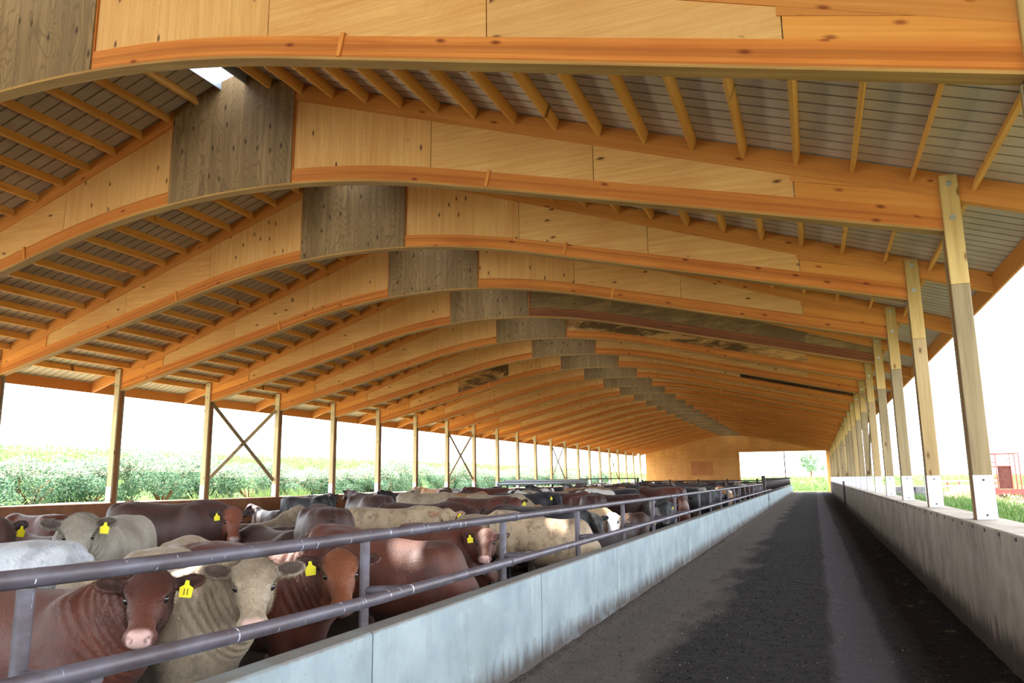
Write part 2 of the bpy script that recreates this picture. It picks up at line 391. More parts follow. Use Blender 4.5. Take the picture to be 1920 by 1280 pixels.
# bolts cast along the upper edge of the right wall, joined: far too small past the nearest
bm_ = MB().box(-.012, 0, -.022, .022, -.016, .016); bmesh_ = bm_.mesh('anchor_plate', M_dark)
for i in range(40):
    link('anchor_plate', bmesh_, rw, (1.416, 7.14+.595*i-ry[0], 1.155))
mb = MB().box(1.33, 1.416, 44.9, 45.15, 0, 1.42); o = mb.put('alley_gate_post', M_dark)
tag(o, 'dark steel gate post against the right concrete wall far down the alley', 'post')

# end wall: plywood sheets
ew = empty('wall_back', (0, YEND, 0)); struct(ew)
def gable(x): return zroof(x-XC) - .01
def endsheet(x0, x1, z0, z1, mat, y=0, name='plywood_sheet'):
    a, b = x0+.004, x1-.004
    za, zb = min(z1-.004, gable(a)), min(z1-.004, gable(b))
    if za <= z0+.02 and zb <= z0+.02: return
    za, zb = max(za, z0+.02), max(zb, z0+.02)
    poly = [(a, z0), (b, z0), (b, zb)]
    if a < XC < b: poly.append((XC, min(z1-.004, gable(XC))))
    poly.append((a, za)); MB().prism(poly, y, y+.02).put(name, mat, ew)
x = XLP-.1; k = 0
while x < -8.1:
    x1 = min(x+1.22, -8.06)
    for j, (z0, z1) in enumerate([(.0, 1.5), (1.5, 3.94), (3.94, 6.38), (6.38, 9)]): endsheet(x, x1, z0, z1, W_end)
    x = x1; k += 1
x = -8.06
while x < 1.3:
    x1 = min(x+1.22, 1.38)
    for z0, z1 in ((4.64, 6.38), (6.38, 9)): endsheet(x, x1, z0, z1, W_end)
    x = x1
endsheet(1.38, 1.86, 0, 9, W_end)
# solid backing added so that no light leaks between sheets
MB().prism([(XLP-.1, 0), (-8.06, 0), (-8.06, 4.66), (1.38, 4.66), (1.38, 0), (1.86, 0), (1.86, gable(1.86)), (XC, gable(XC)), (XLP-.1, gable(XLP-.1))], .022, .04).put('light_leak_backing', W_end, ew)
MB().box(-13.6, -11.1, -.05, -.005, 2.0, 3.6).put('patch_sheet', W_endpatch, ew)
MB().box(-8.16, -8.02, -.12, .06, 0, 4.64).put('door_jamb', W_purlin, ew)
MB().box(1.30, 1.46, -.16, .06, 0, 4.64).put('door_jamb', W_purlin, ew)
MB().box(-8.1, 1.4, -.12, .06, 4.56, 4.66).put('door_header', W_purlin, ew)
o = MB().box(-3.16, -3.04, -.05, .07, 0, 4.56).put('steel_post', M_rust, None, (0, YEND-.5, 0)); tag(o, 'slim rust red steel post standing in the far end doorway', 'post')

# ================================================================== ROOF
roof = empty('ceiling', (XC, 0, 6)); struct(roof)
RIDGE = .26; EAVE = 11.55
def to_roof(mb):      # shift to the roof's origin
    mb.v = [(x-XC, y, z-6) for x, y, z in mb.v]; return mb
# ribbed sheets, one per 0.915 m, both slopes; 4 ribs each
def sheet_mesh(side):
    pr = []   # profile (y, dz)
    for r in range(4):
        y = r*.2287
        pr += [(y, 0), (y+.196, 0), (y+.202, .009), (y+.223, .009)]
    pr.append((.915, 0))
    v = []; f = []
    for (y, dz) in pr:
        for dx in (RIDGE, EAVE): v.append((side*dx, y, zroof(dx)-6+dz+.002))
    n = len(pr)
    for i in range(n-1): f.append([2*i, 2*i+1, 2*i+3, 2*i+2])
    k = len(v)
    v += [(x, y, z+.004) for x, y, z in v]; f += [[k+a for a in reversed(q)] for q in list(f)]
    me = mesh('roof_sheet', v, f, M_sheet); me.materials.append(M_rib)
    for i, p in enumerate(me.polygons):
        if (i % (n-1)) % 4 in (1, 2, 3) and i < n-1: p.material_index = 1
    return me
y0 = -12.0; ns = int((YEND+.6-y0)/.915)+1
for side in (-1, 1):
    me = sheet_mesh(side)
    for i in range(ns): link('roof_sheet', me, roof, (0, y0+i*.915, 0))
# ridge vent: upright flashings and raised cap rails leave a slot open to the sky
for side in (-1, 1):
    mb = MB(); zr = zroof(RIDGE)-6
    mb.box(side*RIDGE-.012, side*RIDGE+.012, y0, YEND, zr-.15, zr+.22).put('ridge_flashing', M_flash, roof)
MB().prism([(-RIDGE-.12, zroof(RIDGE)-6+.16), (RIDGE+.12, zroof(RIDGE)-6+.16), (0, zroof(0)-6+.27)], y0, 3.7).put('ridge_sun_blocker', M_galv, roof)  # unseen cap added to keep the ridge sun off the nearest cow
# purlins between trusses: 15 per side
pd = []
for k in range(17):
    dx = 9.94 - k*.61
    if dx > .3: pd.append(dx)
pd = [11.42, 10.55] + pd
pm = {}
def purlin_mesh(h, zoff=0):
    mb = MB(); L_ = S-.11
    mb.box(-.022, .022, -L_/2, L_/2, -h, 0); return mb.mesh('purlin', W_purlin)
pmesh = purlin_mesh(.158)
cand = []
for t in range(0, 25):
    yc = TY(t)+S/2
    for dx in pd[1:]:
        for sd_ in (-1, 1): cand.append((t, dx, sd_, yc))
cand.sort(key=lambda c: (c[0], ))
slope = math.atan(.331)
stuff = MB()
for i, (t, dx, sd_, yc) in enumerate(cand):
    z = zroof(dx)-6-.004
    if i < 300:
        o = link('purlin', pmesh, roof, (sd_*dx, yc, z)); o.rotation_euler = (0, sd_*slope, 0)
    else:
        c, s_ = math.cos(sd_*slope), math.sin(sd_*slope); n0 = len(stuff.v)
        b = MB().box(-.022, .022, -(S-.11)/2, (S-.11)/2, -.158, 0)
        stuff.v += [(sd_*dx + x*c + zz*s_, yc+y, z - x*s_ + zz*c) for x, y, zz in b.v]; stuff.f += [[n0+q for q in ff] for ff in b.f]
o = stuff.put('purlin', W_purlin, roof); o['kind'] = 'stuff'
# eave fascia boards and dark drip trim
for side in (-1, 1):
    for t in range(-1, 25):
        a = TY(t)+.01; b = TY(t)+S-.01
        zf = zroof(11.4)-6
        MB().box(side*11.36-.02, side*11.36+.02, a, b, zf-.30, zf-.005).put('fascia_board', W_board, roof)
    MB().box(side*11.45-.03, side*11.45+.03, y0, YEND, zroof(11.45)-6-.14, zroof(11.45)-6-.02).put('drip_trim', M_trimdark, roof)

# ================================================================== TRUSSES
def arc(dxs, off=0): return [(dx, zbot(dx)+off) for dx in dxs]
ORD = ['first','second','third','fourth','fifth','sixth','seventh','eighth','ninth','tenth','eleventh','twelfth','thirteenth','fourteenth','fifteenth','sixteenth','seventeenth','eighteenth','nineteenth','twentieth','twenty-first','twenty-second','twenty-third','twenty-fourth','twenty-fifth']
TM = {}
def tpart(name, mb, mat): TM.setdefault('list', []).append((name, mb.mesh(name, mat), mat))
chd = .30      # top chord depth
for sd_ in (-1, 1):
    fl = lambda P: [(sd_*x, z) for x, z in P]
    dxs = list(np.linspace(1.27, 4, 12)) + list(np.linspace(4.6, HS-.09, 5))
    tpart('bottom_chord', MB().strip(fl(arc(dxs, .265)), fl(arc(dxs, .03)), -.062, .062), W_chord)
    d2 = [0.0001]+list(np.linspace(.3, 1.2, 4)) + dxs
    tpart('cap_strip', MB().strip(fl(arc(d2, .03)), fl(arc(d2, 0)), -.085, .085), W_flange)
    top = lambda x: zroof(x)-.004
    tpart('top_chord', MB().strip(fl([(1.27, top(1.27)), (11.34, top(11.34))]), fl([(1.27, top(1.27)-chd), (11.34, top(11.34)-chd)]), -.055, .055), W_board)
    for (a, b, m) in ((1.275, 3.70, W_ply_v), (3.71, 6.14, W_ply_h), (6.15, 8.63, W_ply_h)):
        xx = list(np.linspace(a, b, 6))
        tpart('web_panel', MB().strip(fl([(x, top(x)-chd) for x in xx]), fl(arc(xx, .265)), -.04, .04), m)
    xx = list(np.linspace(8.64, HS-.09, 4))
    mid = lambda x: zbot(x)+.265+ max(.02, (5.13-4.96-.0)-.0*(x)) + .0
    tpart('end_board', MB().strip(fl([(x, zbot(x)+.265+.20) for x in xx]), fl(arc(xx, .268)), -.052, .052), W_board2)
    xm = [x for x in np.linspace(8.60, HS-.09, 6)]
    tpart('end_board', MB().strip(fl([(x, max(top(x)-chd, zbot(x)+.27+.20)) for x in xm]), fl([(x, zbot(x)+.265+.205) for x in xm]), -.050, .050), W_board)
    tpart('edge_strip', MB().box(sd_*1.262-.012, sd_*1.262+.012, -.060, .060, zbot(1.27)+.03, top(1.3)), W_chord)
    bx = MB(); c = sd_*4.62; bar(bx, (c-.03*sd_, -.072, zbot(4.62)+.05), (c+.02*sd_, -.072, zbot(4.62)+.29), .045, .02); tpart('cleat', bx, W_board2)
gx = list(np.linspace(-1.25, 1.25, 11))
tpart('ridge_plate', MB().strip([(x, min(zroof(x)-.01, zroof(RIDGE)+.05)) for x in gx], [(x, zbot(x)+.03) for x in gx], -.075, .075), W_gus)
def repl(o, mat):
    o.material_slots[0].link = 'OBJECT'; o.material_slots[0].material = mat
for t in range(1, 25):
    e = empty('roof_truss', (XC, TY(t), 0))
    look = {1: 'nearest orange timber roof truss, running across the top of the view', 2: 'timber roof truss resting on the nearest post of the right row, skylit grey ridge plate',
            5: 'greyed timber roof truss, fifth from the camera, duller than its neighbours', 6: 'timber roof truss with mould marks on its right web, sixth from the camera',
            8: 'timber roof truss with dark stained boards at its right end'}.get(t, '%s timber roof truss counted from the camera' % ORD[t-1])
    tag(e, look, 'roof truss', 'curved timber roof trusses')
    for i, (nm, me, mat) in enumerate(TM['list']):
        right = i >= 9 and nm != 'ridge_plate'
        if nm == 'cleat' and (t*7+i) % 3 == 0 and t > 3: continue
        o = link(nm, me, e)
        if t == 5 and right and nm in ('web_panel', 'end_board'): repl(o, W_greyply)
        if t == 5 and right and nm == 'bottom_chord': repl(o, W_greychord)
        if t == 4 and not right and nm == 'web_panel' : pass
        if t == 6 and right and nm == 'web_panel': repl(o, W_mould)
        if t == 8 and right and nm in ('end_board',): repl(o, W_darkst)
        if t == 8 and right and nm == 'web_panel' and me is [q for q in TM['list'] if q[0] == 'web_panel'][5][1]: repl(o, W_darkst)
        if t == 8 and not right and nm == 'web_panel' and me is [q for q in TM['list'] if q[0] == 'web_panel'][1][1]: repl(o, W_mould)

# ================================================================== POSTS
def ply(x0, x1, y0, y1, z0, z1):
    mb = MB(); e = .006
    mb.v = [(x0+e,y0,z0),(x1-e,y0,z0),(x1,y0+e,z0),(x1,y1-e,z0),(x1-e,y1,z0),(x0+e,y1,z0),(x0,y1-e,z0),(x0,y0+e,z0)]
    mb.v += [(x, y, z1) for x, y, z in mb.v]
    mb.f = [list(reversed(range(8))), list(range(8, 16))] + [[i, (i+1) % 8, 8+(i+1) % 8, 8+i] for i in range(8)]
    return mb
PW = .092
def post_parts(zb):
    P = []
    P.append(('front_ply_upper', ply(-PW, PW, -.120, -.066, 3.72, 4.98).mesh('ply', W_postnew)))
    P.append(('front_ply_lower', ply(-PW, PW, -.122, -.068, zb+.0, 3.715).mesh('ply', W_postold)))
    P.append(('middle_ply', ply(-PW+.003, PW-.003, -.064, .05, zb, zbot(HS)-.004).mesh('ply', W_postside)))
    P.append(('back_ply', ply(-PW, PW, .066, .118, zb, 4.98).mesh('ply', W_postold)))
    mb = MB().box(-PW-.004, PW+.004, -.130, -.1225, zb+.003, zb+.46)
    P.append(('white_wrap', mb.mesh('white_wrap', M_white)))
    for z in (4.48, 4.88):
        mb = MB().tube([(0, -.152, z), (0, -.119, z)], [.014, .014], 8); mb.tube([(0, -.128, z), (0, -.1195, z)], [.032, .032], 12)
        P.append(('bolt', mb.mesh('bolt', M_bolt)))
    for z in (zb+.05, zb+.41):
        mb = MB().tube([(0, -.136, z), (0, -.129, z)], [.011, .011], 8); P.append(('screw', mb.mesh('screw', M_dark)))
    return P
PR, PL = post_parts(1.19), post_parts(1.132)
for side, X, P, row in ((1, XRP, PR, 'right'), (-1, XLP, PL, 'left')):
    for t in range(1 if side > 0 else 2, 25):
        e = empty('support_post', (X, TY(t), 0))
        if side > 0:
            lab = 'wooden post with white wrapped foot, %s of the right row from the camera' % (ORD[t-2] if t > 1 else 'overhead')
            if t == 1: lab = 'wooden post at the top right corner of the view, carrying the nearest truss'
        else: lab = 'wooden post on the brown left wall, %s of the left row' % (ORD[t-3] if t > 2 else 'just before the first')
        tag(e, lab, 'post', 'posts in the %s row' % row)
        for nm, me in P:
            if t > 12 and nm in ('screw',): continue
            o = link(nm, me, e)
            if side < 0 and nm.startswith('front_ply'): repl(o, W_postpale)  # brighter sky fill on the left row put into a paler ply colour
            elif nm == 'front_ply_lower' and t % 3 == 0: repl(o, W_postmid)
# cross braces
def brace(t, side):
    X = XLP if side < 0 else XRP
    e = empty('cross_brace', (X, TY(t)+S/2, 1.2)); 
    lab = ('crossed wooden brace boards between the %s and %s posts of the left row' if side < 0 else 'crossed wooden brace boards between the %s and %s posts of the right row') % (ORD[t-3] if side < 0 else ORD[t-2], ORD[t-2] if side < 0 else ORD[t-1])
    tag(e, lab, 'brace', 'crossed brace boards')
    h = S/2-.15
    z0, z1 = .55, 3.12
    for k, (a, b) in enumerate((((side*.02, -h, z1), (side*.02, h, z0)), ((side*.065, -h, z0), (side*.065, h, z1)))):
        mb = MB(); bar(mb, a, b, .135, .036, (1, 0, 0)); mb.put('brace_board', W_postpale if k else W_postold, e)
for t in (5, 10, 15, 20): brace(t, -1)
for t in (6, 11, 16): brace(t, 1)

# ================================================================== FEED FENCE
py_ = [2.0, 4.21, 6.47, 8.78, 11.07, 13.28, 15.5, 18.9, 21.0, 23.4, 25.4, 27.5, 29.6, 31.8, 34.0, 36.2, 38.4, 40.6, 42.5]
fe = empty('pipe_fence', (-2.60, 1.92, 0)); tag(fe, 'dark steel pipe fence with two long rails above the nearer feed wall', 'fence')
def loc(p): return (p[0]+2.60, p[1]-1.92, p[2])
def T(pts, r, name, parent=fe, mat=M_pipe, seg=16):
    me = MB().tube([loc(p) for p in pts], r, seg).mesh(name, mat, True); autosmooth(me, 50); return link(name, me, parent)
XP_ = -2.60
T([(XP_, -.5, 1.352), (XP_, 1.5, 1.334), (XP_, 2.3, 1.322), (XP_, 3.2, 1.318), (XP_, 6.76, 1.318)], .034, 'top_rail'); T([(XP_, 6.70, 1.318), (XP_, 15, 1.318)], .032, 'top_rail'); T([(XP_, 15, 1.318), (XP_, 42.6, 1.318)], .032, 'top_rail')
T([(-2.22, -.5, 1.12), (-2.22, 1.5, 1.074), (-2.22, 2.2, 1.055), (-2.22, 2.8, 1.042), (-2.22, 3.5, 1.035), (-2.22, 5.68, 1.035)], .031, 'lower_rail'); T([(-2.22, 5.64, 1.035), (-2.22, 14.5, 1.035)], .029, 'lower_rail'); T([(-2.22, 14.5, 1.035), (-2.22, 43.2, 1.035)], .029, 'lower_rail')
for y in (6.76, 15.0): T([(XP_, y-.03, 1.318), (XP_, y+.03, 1.318)], .040, 'rail_collar')
for y in (5.68, 14.5): T([(-2.22, y-.03, 1.035), (-2.22, y+.03, 1.035)], .036, 'rail_collar')
for i, y in enumerate(py_):
    T([(XP_, y, -.05), (XP_, y, 1.288)], .030, 'fence_post')
    if i % 1 == 0: T([(XP_+.03, y, 1.0), (-2.235, y, 1.026)], .026, 'rail_bracket', seg=12)
# far pen: headlock fence with close upright bars
f2 = empty('headlock_fence', (-2.60, 46, 0)); tag(f2, 'dark steel fence with close upright bars above the far feed wall', 'fence')
def loc2(p): return (p[0]+2.60, p[1]-46, p[2])
for z in (1.42, .86): link('rail', MB().tube([loc2((-2.6, 45.2, z)), loc2((-2.6, 92, z))], .03, 8).mesh('rail', M_dark, True), f2)
ub = MB().tube([(0, 0, .83), (0, 0, 1.62)], .028, 8).mesh('upright_bar', M_dark, True)
for i in range(48): link('upright_bar', ub, f2, (0, -.6+i*.95, 0))
o = MB().box(-.09, .09, -.09, .09, 0, 1.75).put('gate_post', M_dark, None, (-2.6, 43.9, 0)); tag(o, 'stout dark gate post in the gap between the two feed walls', 'post')
# pen divider running across the barn
dv = empty('pen_divider', (-6, 45.2, 0)); tag(dv, 'dark steel pen dividing fence crossing behind the main herd', 'fence')
for z in (1.50, 1.2, .8, .4): link('rail', MB().tube([(-3.4, 0, z), (3.3, 0, z)], .035, 8).mesh('rail', M_dark, True), dv)
for i in range(5): link('fence_post', MB().tube([(-3.4+i*1.6, 0, 0), (-3.4+i*1.6, 0, 1.6)], .05, 8).mesh('fence_post', M_dark, True), dv)
gt = empty('pen_gate', (-13.0, 45.2, 0)); tag(gt, 'open black square tube gate frame beside the silver pipes', 'gate')
mb = MB()
for a, b in (((0, 1.68), (3.2, 1.68)), ((0, .95), (3.2, .95))): bar(mb, (a[0], 0, a[1]), (b[0], 0, b[1]), .06, .05)
for x_ in (0, 3.2): bar(mb, (x_, 0, .9), (x_, 0, 1.7), .06, .05)
mb.put('gate_frame', M_dark, gt)
for x_ in (-.12, 3.34): MB().box(x_-.06, x_+.06, -.06, .06, 0, 1.72).put('gate_post', M_dark, gt)
# long silver pipes along the middle of the pen
sp_ = empty('silver_pipe_rail', (-12.6, 31.6, 0)); tag(sp_, 'long silver metal pipe rail raised on posts behind the herd', 'rail')
link('upper_pipe', MB().tube([(0, 0, 1.62), (0, 13, 1.62)], .055, 12).mesh('p', M_galv, True), sp_)
link('lower_pipe', MB().tube([(.06, -.9, 1.50), (.06, 12.6, 1.50)], .075, 12).mesh('p', M_galv, True), sp_)
for i in range(5): link('rail_post', MB().tube([(-.08, .4+i*2.9, 0), (-.08, .6+i*3.2, 1.66)], .045, 8).mesh('p', M_dark, True), sp_)

# ================================================================== OUTSIDE: hedge, crop, weeds, trees
rng = np.random.default_rng(5)
def quads_mesh(name, P, N, size, asp, mats, matidx=None, up=None):
    """many small leaf quads: centres P, facing N"""
    n = len(P); N = N/np.linalg.norm(N, axis=1, keepdims=True)
    a = rng.normal(size=(n, 3)) if up is None else up
    U = np.cross(N, a); U /= np.linalg.norm(U, axis=1, keepdims=True)+1e-9; V = np.cross(N, U)
    sz = size*rng.uniform(.6, 1.3, (n, 1)) if np.isscalar(size) else size.reshape(-1, 1)
    c = np.stack([P-U*sz*asp, P-V*sz, P+U*sz*asp, P+V*sz], 1).reshape(-1, 3)
    me = bpy.data.meshes.new(name); me.vertices.add(4*n); me.vertices.foreach_set('co', c.astype(np.float32).ravel())
    me.loops.add(4*n); me.loops.foreach_set('vertex_index', np.arange(4*n, dtype=np.int32))
    me.polygons.add(n); me.polygons.foreach_set('loop_start', np.arange(0, 4*n, 4, dtype=np.int32))
    for m in mats: me.materials.append(m)
    if matidx is not None: me.polygons.foreach_set('material_index', matidx.astype(np.int32))
    me.update(calc_edges=True); return me
def lumps(n, nl, rx, ry, rz):
    L = np.stack([rng.uniform(-rx, rx, nl), rng.uniform(-ry, ry, nl), rng.uniform(.12, .85, nl)*rz], 1)
    r = rng.uniform(.35, .62, nl)*min(rz, 1.9)*.62
    r = np.minimum(r, L[:, 2]*1.0+.25)
    k = rng.integers(0, nl, n); d = rng.normal(size=(n, 3)); d /= np.linalg.norm(d, axis=1, keepdims=True)
    rad = r[k][:, None]*(rng.uniform(.72, 1.0, (n, 1)))
    P = L[k]+d*rad; P[:, 2] = np.abs(P[:, 2]); return P, d
sh = []
for v in range(5):
    P, d = lumps(17000, 40, 2.3, 1.3, 2.6)
    top = (P[:, 2] > 1.5) & (rng.uniform(size=len(P)) < .38) | (rng.uniform(size=len(P)) < .05)
    me = quads_mesh('foliage', P, d+rng.normal(size=d.shape)*.6, .050, .65, [M_leaf, M_blossom], top)
    st = MB()
    for i in range(7):
        a = i*.9; st.tube([(.15*math.cos(a), .15*math.sin(a), 0), (.9*math.cos(a), .6*math.sin(a), .9), (1.5*math.cos(a+.3), .9*math.sin(a+.3), 1.5)], [.05, .035, .012], 5)
    sh.append((me, st.mesh('stems', W_postside)))
HEDGE = ['leafy blossoming shrub beyond the left wall, %s from the left edge']
yy = 9.0; i = 0; shr = []
while yy < 125:
    X = -32.5+random.uniform(-1.2, 1.2)
    e = empty('hedge_shrub', (X, yy, interp(X, TERL)-.05), random.choice((1.45, 1.7, 4.6, 4.9))+random.uniform(-.3, .3)); sc = random.uniform(.56, 1.0)
    e.scale = (random.uniform(.95, 1.25), random.uniform(.9, 1.2), sc)
    me, st = sh[i % 5]; link('foliage', me, e); link('stems', st, e)
    tag(e, HEDGE[0] % ORD[i] if i < 12 else 'hedge shrub in the distant run beyond the left wall', 'shrub', 'hedge shrubs' if i < 12 else 'distant hedge shrubs')
    yy += random.uniform(2.7, 3.6); i += 1
    shr.append(e)
# crop field rising behind the hedge (uncountable plants)
n = 60000
X = -37 - 88*rng.uniform(0, 1, n)**1.25; Y = rng.uniform(5, 260, n); Y = np.where(X < -90, Y*1.3, Y)
Z = np.interp(X, [p[0] for p in TERL], [p[1] for p in TERL])
hh = rng.uniform(0, 1.25, n)
P = np.stack([X, Y, Z+hh], 1); me = quads_mesh('crop', P, np.stack([rng.normal(size=n)*.5+.7, rng.normal(size=n)*.6, rng.normal(size=n)*.3+.45], 1), .30, .4, [M_crop])
o = link('crop_field', me); tag(o, 'pale green crop field rising behind the hedge', 'crop', kind='stuff')
n = 22000
X = rng.uniform(-26, 60, n); Y = 110+90*rng.uniform(0, 1, n)**1.3; P = np.stack([X, Y, .3+rng.uniform(0, 1.4, n)], 1)
o = link('crop_field', quads_mesh('crop', P, rng.normal(size=(n, 3))*.5+np.array([0, -.8, .3]), .32, .35, [M_crop])); tag(o, 'green crop rows beyond the far end doorway', 'crop', kind='stuff')
n = 9000
X = rng.uniform(-9, 4, n); Y = rng.uniform(99, 109, n); hg = .25+.8*np.clip((np.sin(X*1.7)+np.cos(Y*.9+X)+1.5)/3, 0, 1)*np.clip((-X+3.5)/5, .25, 1)
P = np.stack([X, Y, .05+rng.uniform(0, 1, n)*hg], 1)
o = link('weeds', quads_mesh('weeds', P, rng.normal(size=(n, 3))+np.array([0, -.6, .3]), .10, .35, [M_blade, M_crop], rng.integers(0, 2, n))); tag(o, 'low green weeds just outside the far end doorway', 'weeds', kind='stuff')
# grass and weeds by the two side walls
def blades(n, xr, yr, zg, h, wdt, mats, name, label, idx=None, bias=1.0):
    X = xr[0]+(xr[1]-xr[0])*rng.uniform(0, 1, n)**bias; Y = rng.uniform(*yr, n)
    cl = .55+.45*np.sin(X*2.3+np.cos(Y*1.7)*2)*np.cos(Y*1.1); H = h*rng.uniform(.5, 1.1, n)*cl.clip(.25, 1.2)
    lean = rng.normal(size=(n, 2))*.28*H[:, None]; th = rng.uniform(0, math.pi, n)
    dx, dy = np.cos(th)*wdt, np.sin(th)*wdt; zz = np.full(n, zg)
    b0 = np.stack([X-dx, Y-dy, zz], 1); b1 = np.stack([X+dx, Y+dy, zz], 1)
    m0 = np.stack([X-dx*.8+lean[:, 0]*.35, Y-dy*.8+lean[:, 1]*.35, zz+H*.55], 1); m1 = np.stack([X+dx*.8+lean[:, 0]*.35, Y+dy*.8+lean[:, 1]*.35, zz+H*.55], 1)
    tp = np.stack([X+lean[:, 0], Y+lean[:, 1], zz+H], 1)
    c = np.stack([b0, b1, m1, m0, m0, m1, tp], 1).reshape(-1, 3)
    me = bpy.data.meshes.new(name); me.vertices.add(7*n); me.vertices.foreach_set('co', c.astype(np.float32).ravel())
    k = np.arange(n)*7; li = np.stack([k, k+1, k+2, k+3, k+3, k+2, k+6], 1).ravel()
    me.loops.add(7*n); me.loops.foreach_set('vertex_index', li.astype(np.int32))
    me.polygons.add(2*n); me.polygons.foreach_set('loop_start', np.stack([k, k+4], 1).ravel().astype(np.int32))
    for m in mats: me.materials.append(m)
    if len(mats) > 1:
        q = np.repeat((rng.uniform(size=n) < .25).astype(np.int32), 2); me.polygons.foreach_set('material_index', q)
    me.update(calc_edges=True); o = link(name, me); tag(o, label, 'grass', kind='stuff'); return o
blades(26000, (2.25, 6.2), (7, 40), .5, .50, .016, [M_blade, M_crop], 'grass_strip', 'rough green grass growing along the right concrete wall', bias=1.3)
blades(9000, (7.5, 26), (14, 95), .45, .7, .03, [M_crop, M_weedpink], 'meadow_weeds', 'pale seeding weeds and grass in the yard on the right')
blades(9000, (-24, -19.9), (12, 95), .3, .95, .03, [M_crop], 'wall_weeds', 'bright sunlit weeds along the outside of the left wall')
blades(2600, (-21.5, -20.2), (22, 30), .3, 1.25, .035, [M_crop], 'tall_weeds', 'tall yellow green weeds showing above the left wall')
# flower heads by the near right weeds
n = 700; P = np.stack([rng.uniform(4.6, 7.5, n), rng.uniform(15, 26, n), .62+.55*rng.uniform(0, 1, n)**.7], 1)
o = link('seed_heads', quads_mesh('seed_heads', P, rng.normal(size=(n, 3)), .045, .7, [M_weedpink])); tag(o, 'pink and straw coloured seed heads among the right hand weeds', 'weeds', kind='stuff')
# trees
def tree(X, Y, h, wd, label, n=5000, leaf=.25, z=.3):
    e = empty('tree', (X, Y, z)); nl = 22; Ls = []
    L = np.stack([rng.normal(size=nl)*wd*.24, rng.normal(size=nl)*wd*.24, rng.uniform(.38, .88, nl)*h], 1); r = rng.uniform(.10, .2, nl)*h
    k = rng.integers(0, nl, n); d = rng.normal(size=(n, 3)); d /= np.linalg.norm(d, axis=1, keepdims=True)
    P = L[k]+d*r[k][:, None]*rng.uniform(.5, 1, (n, 1))
    link('crown', quads_mesh('crown', P, d+rng.normal(size=d.shape)*.5, leaf, .6, [M_tree]), e)
    mb = MB().tube([(0, 0, 0), (.1, 0, h*.3), (0, 0, h*.75)], [h*.03, h*.022, h*.008], 8)
    for i in range(6):
        a = i*1.1; mb.tube([(0, 0, h*(.25+.06*i)), (math.cos(a)*wd*.25, math.sin(a)*wd*.25, h*(.45+.07*i))], [h*.012, h*.004], 6)
    mb.put('trunk', W_postside, e); tag(e, label, 'tree'); return e
tree(-.9, 190, 8.2, 7.5, 'pale hazy tree beyond the crop, seen through the far end doorway', leaf=.22)
tree(26, 92, 3.6, 4.5, 'small pale green tree in the yard between the two nearest right posts', leaf=.16, n=2500)
def treeline(X, Y, n, h, label):
    for i in range(n):
        tree(X+i*17+random.uniform(-2, 2), Y+random.uniform(-10, 10), h*random.uniform(.7, 1.1), 12, label, 1500, .7, z=1.0).__setitem__('group', 'far treeline')
treeline(120, 330, 5, 10, 'distant hazy tree on the skyline far right of the barn')

# ================================================================== YARD ON THE RIGHT
lc = empty('loading_chute', (7.55, 42, .45), R(-4)); lc.scale = (.62, .8, .72); tag(lc, 'red steel cattle loading platform with railings standing in the yard', 'loading chute')
def L2(name, fn, mat): mb = MB(); fn(mb); return mb.put(name, mat, lc)
for i, (x_, y_) in enumerate(((0, 0), (.52, 0), (2.0, 0), (0, 1.6), (2.0, 1.6))):
    L2('upright', lambda m: m.box(x_-.04, x_+.04, y_-.04, y_+.04, 0 if x_ < .4 or x_ > 1 else 0, 3.0), M_redsteel)
L2('top_rail', lambda m: (m.box(-.04, 2.04, -.04, .04, 3.0, 3.07), m.box(-.04, 2.04, 1.56, 1.64, 3.0, 3.07)), M_redsteel)
L2('side_rail', lambda m: (m.box(-.04, .56, -.035, .035, 2.45, 2.52), m.box(-.04, .56, -.035, .035, 2.15, 2.24), m.box(-.04, .56, -.035, .035, 1.45, 1.52), m.box(-.04, .56, -.035, .035, .78, .86)), M_redsteel)
L2('deck', lambda m: m.box(-.1, 2.2, -.1, 1.7, .42, .72), M_rust)
L2('deck_edge', lambda m: m.box(-.12, 2.22, -.14, -.10, .44, .78), M_redsteel)
L2('door_panel', lambda m: m.box(.62, 1.45, .2, .26, .80, 2.2), M_rust)
L2('door_frame', lambda m: (m.box(.55, 1.52, .14, .2, 2.2, 2.28), m.box(1.45, 1.52, .14, .2, .78, 2.2)), M_redsteel)
L2('brace', lambda m: bar(m, (.95, .0, 2.3), (1.45, .0, 2.75), .05, .05), M_redsteel)
L2('post', lambda m: m.box(1.40, 1.46, -.03, .03, 2.25, 3.0), M_redsteel)
yf = empty('yard_fence', (8.6, 68, .3), R(4)); tag(yf, 'white and rust railed yard fence behind the straw heap', 'fence')
for i in range(6): MB().box(i*.8-.07, i*.8+.07, -.06, .06, 0, .98).put('fence_post', M_palered, yf)
for z in (.5, .88): MB().box(-.2, 4.2, -.11, -.07, z, z+.11).put('rail', M_white, yf)
yf = empty('yard_rails', (12.8, 46, .4), R(-10)); tag(yf, 'stack of pale silver yard rails at the far right edge', 'fence')
for z in (.3, .6, .9): MB().box(0, 9, -.04, .04, z, z+.14).put('rail', M_galv, yf)
for i in range(5): MB().box(i*2.2-.05, i*2.2+.05, .05, .15, 0, 1.2).put('fence_post', M_dark, yf)
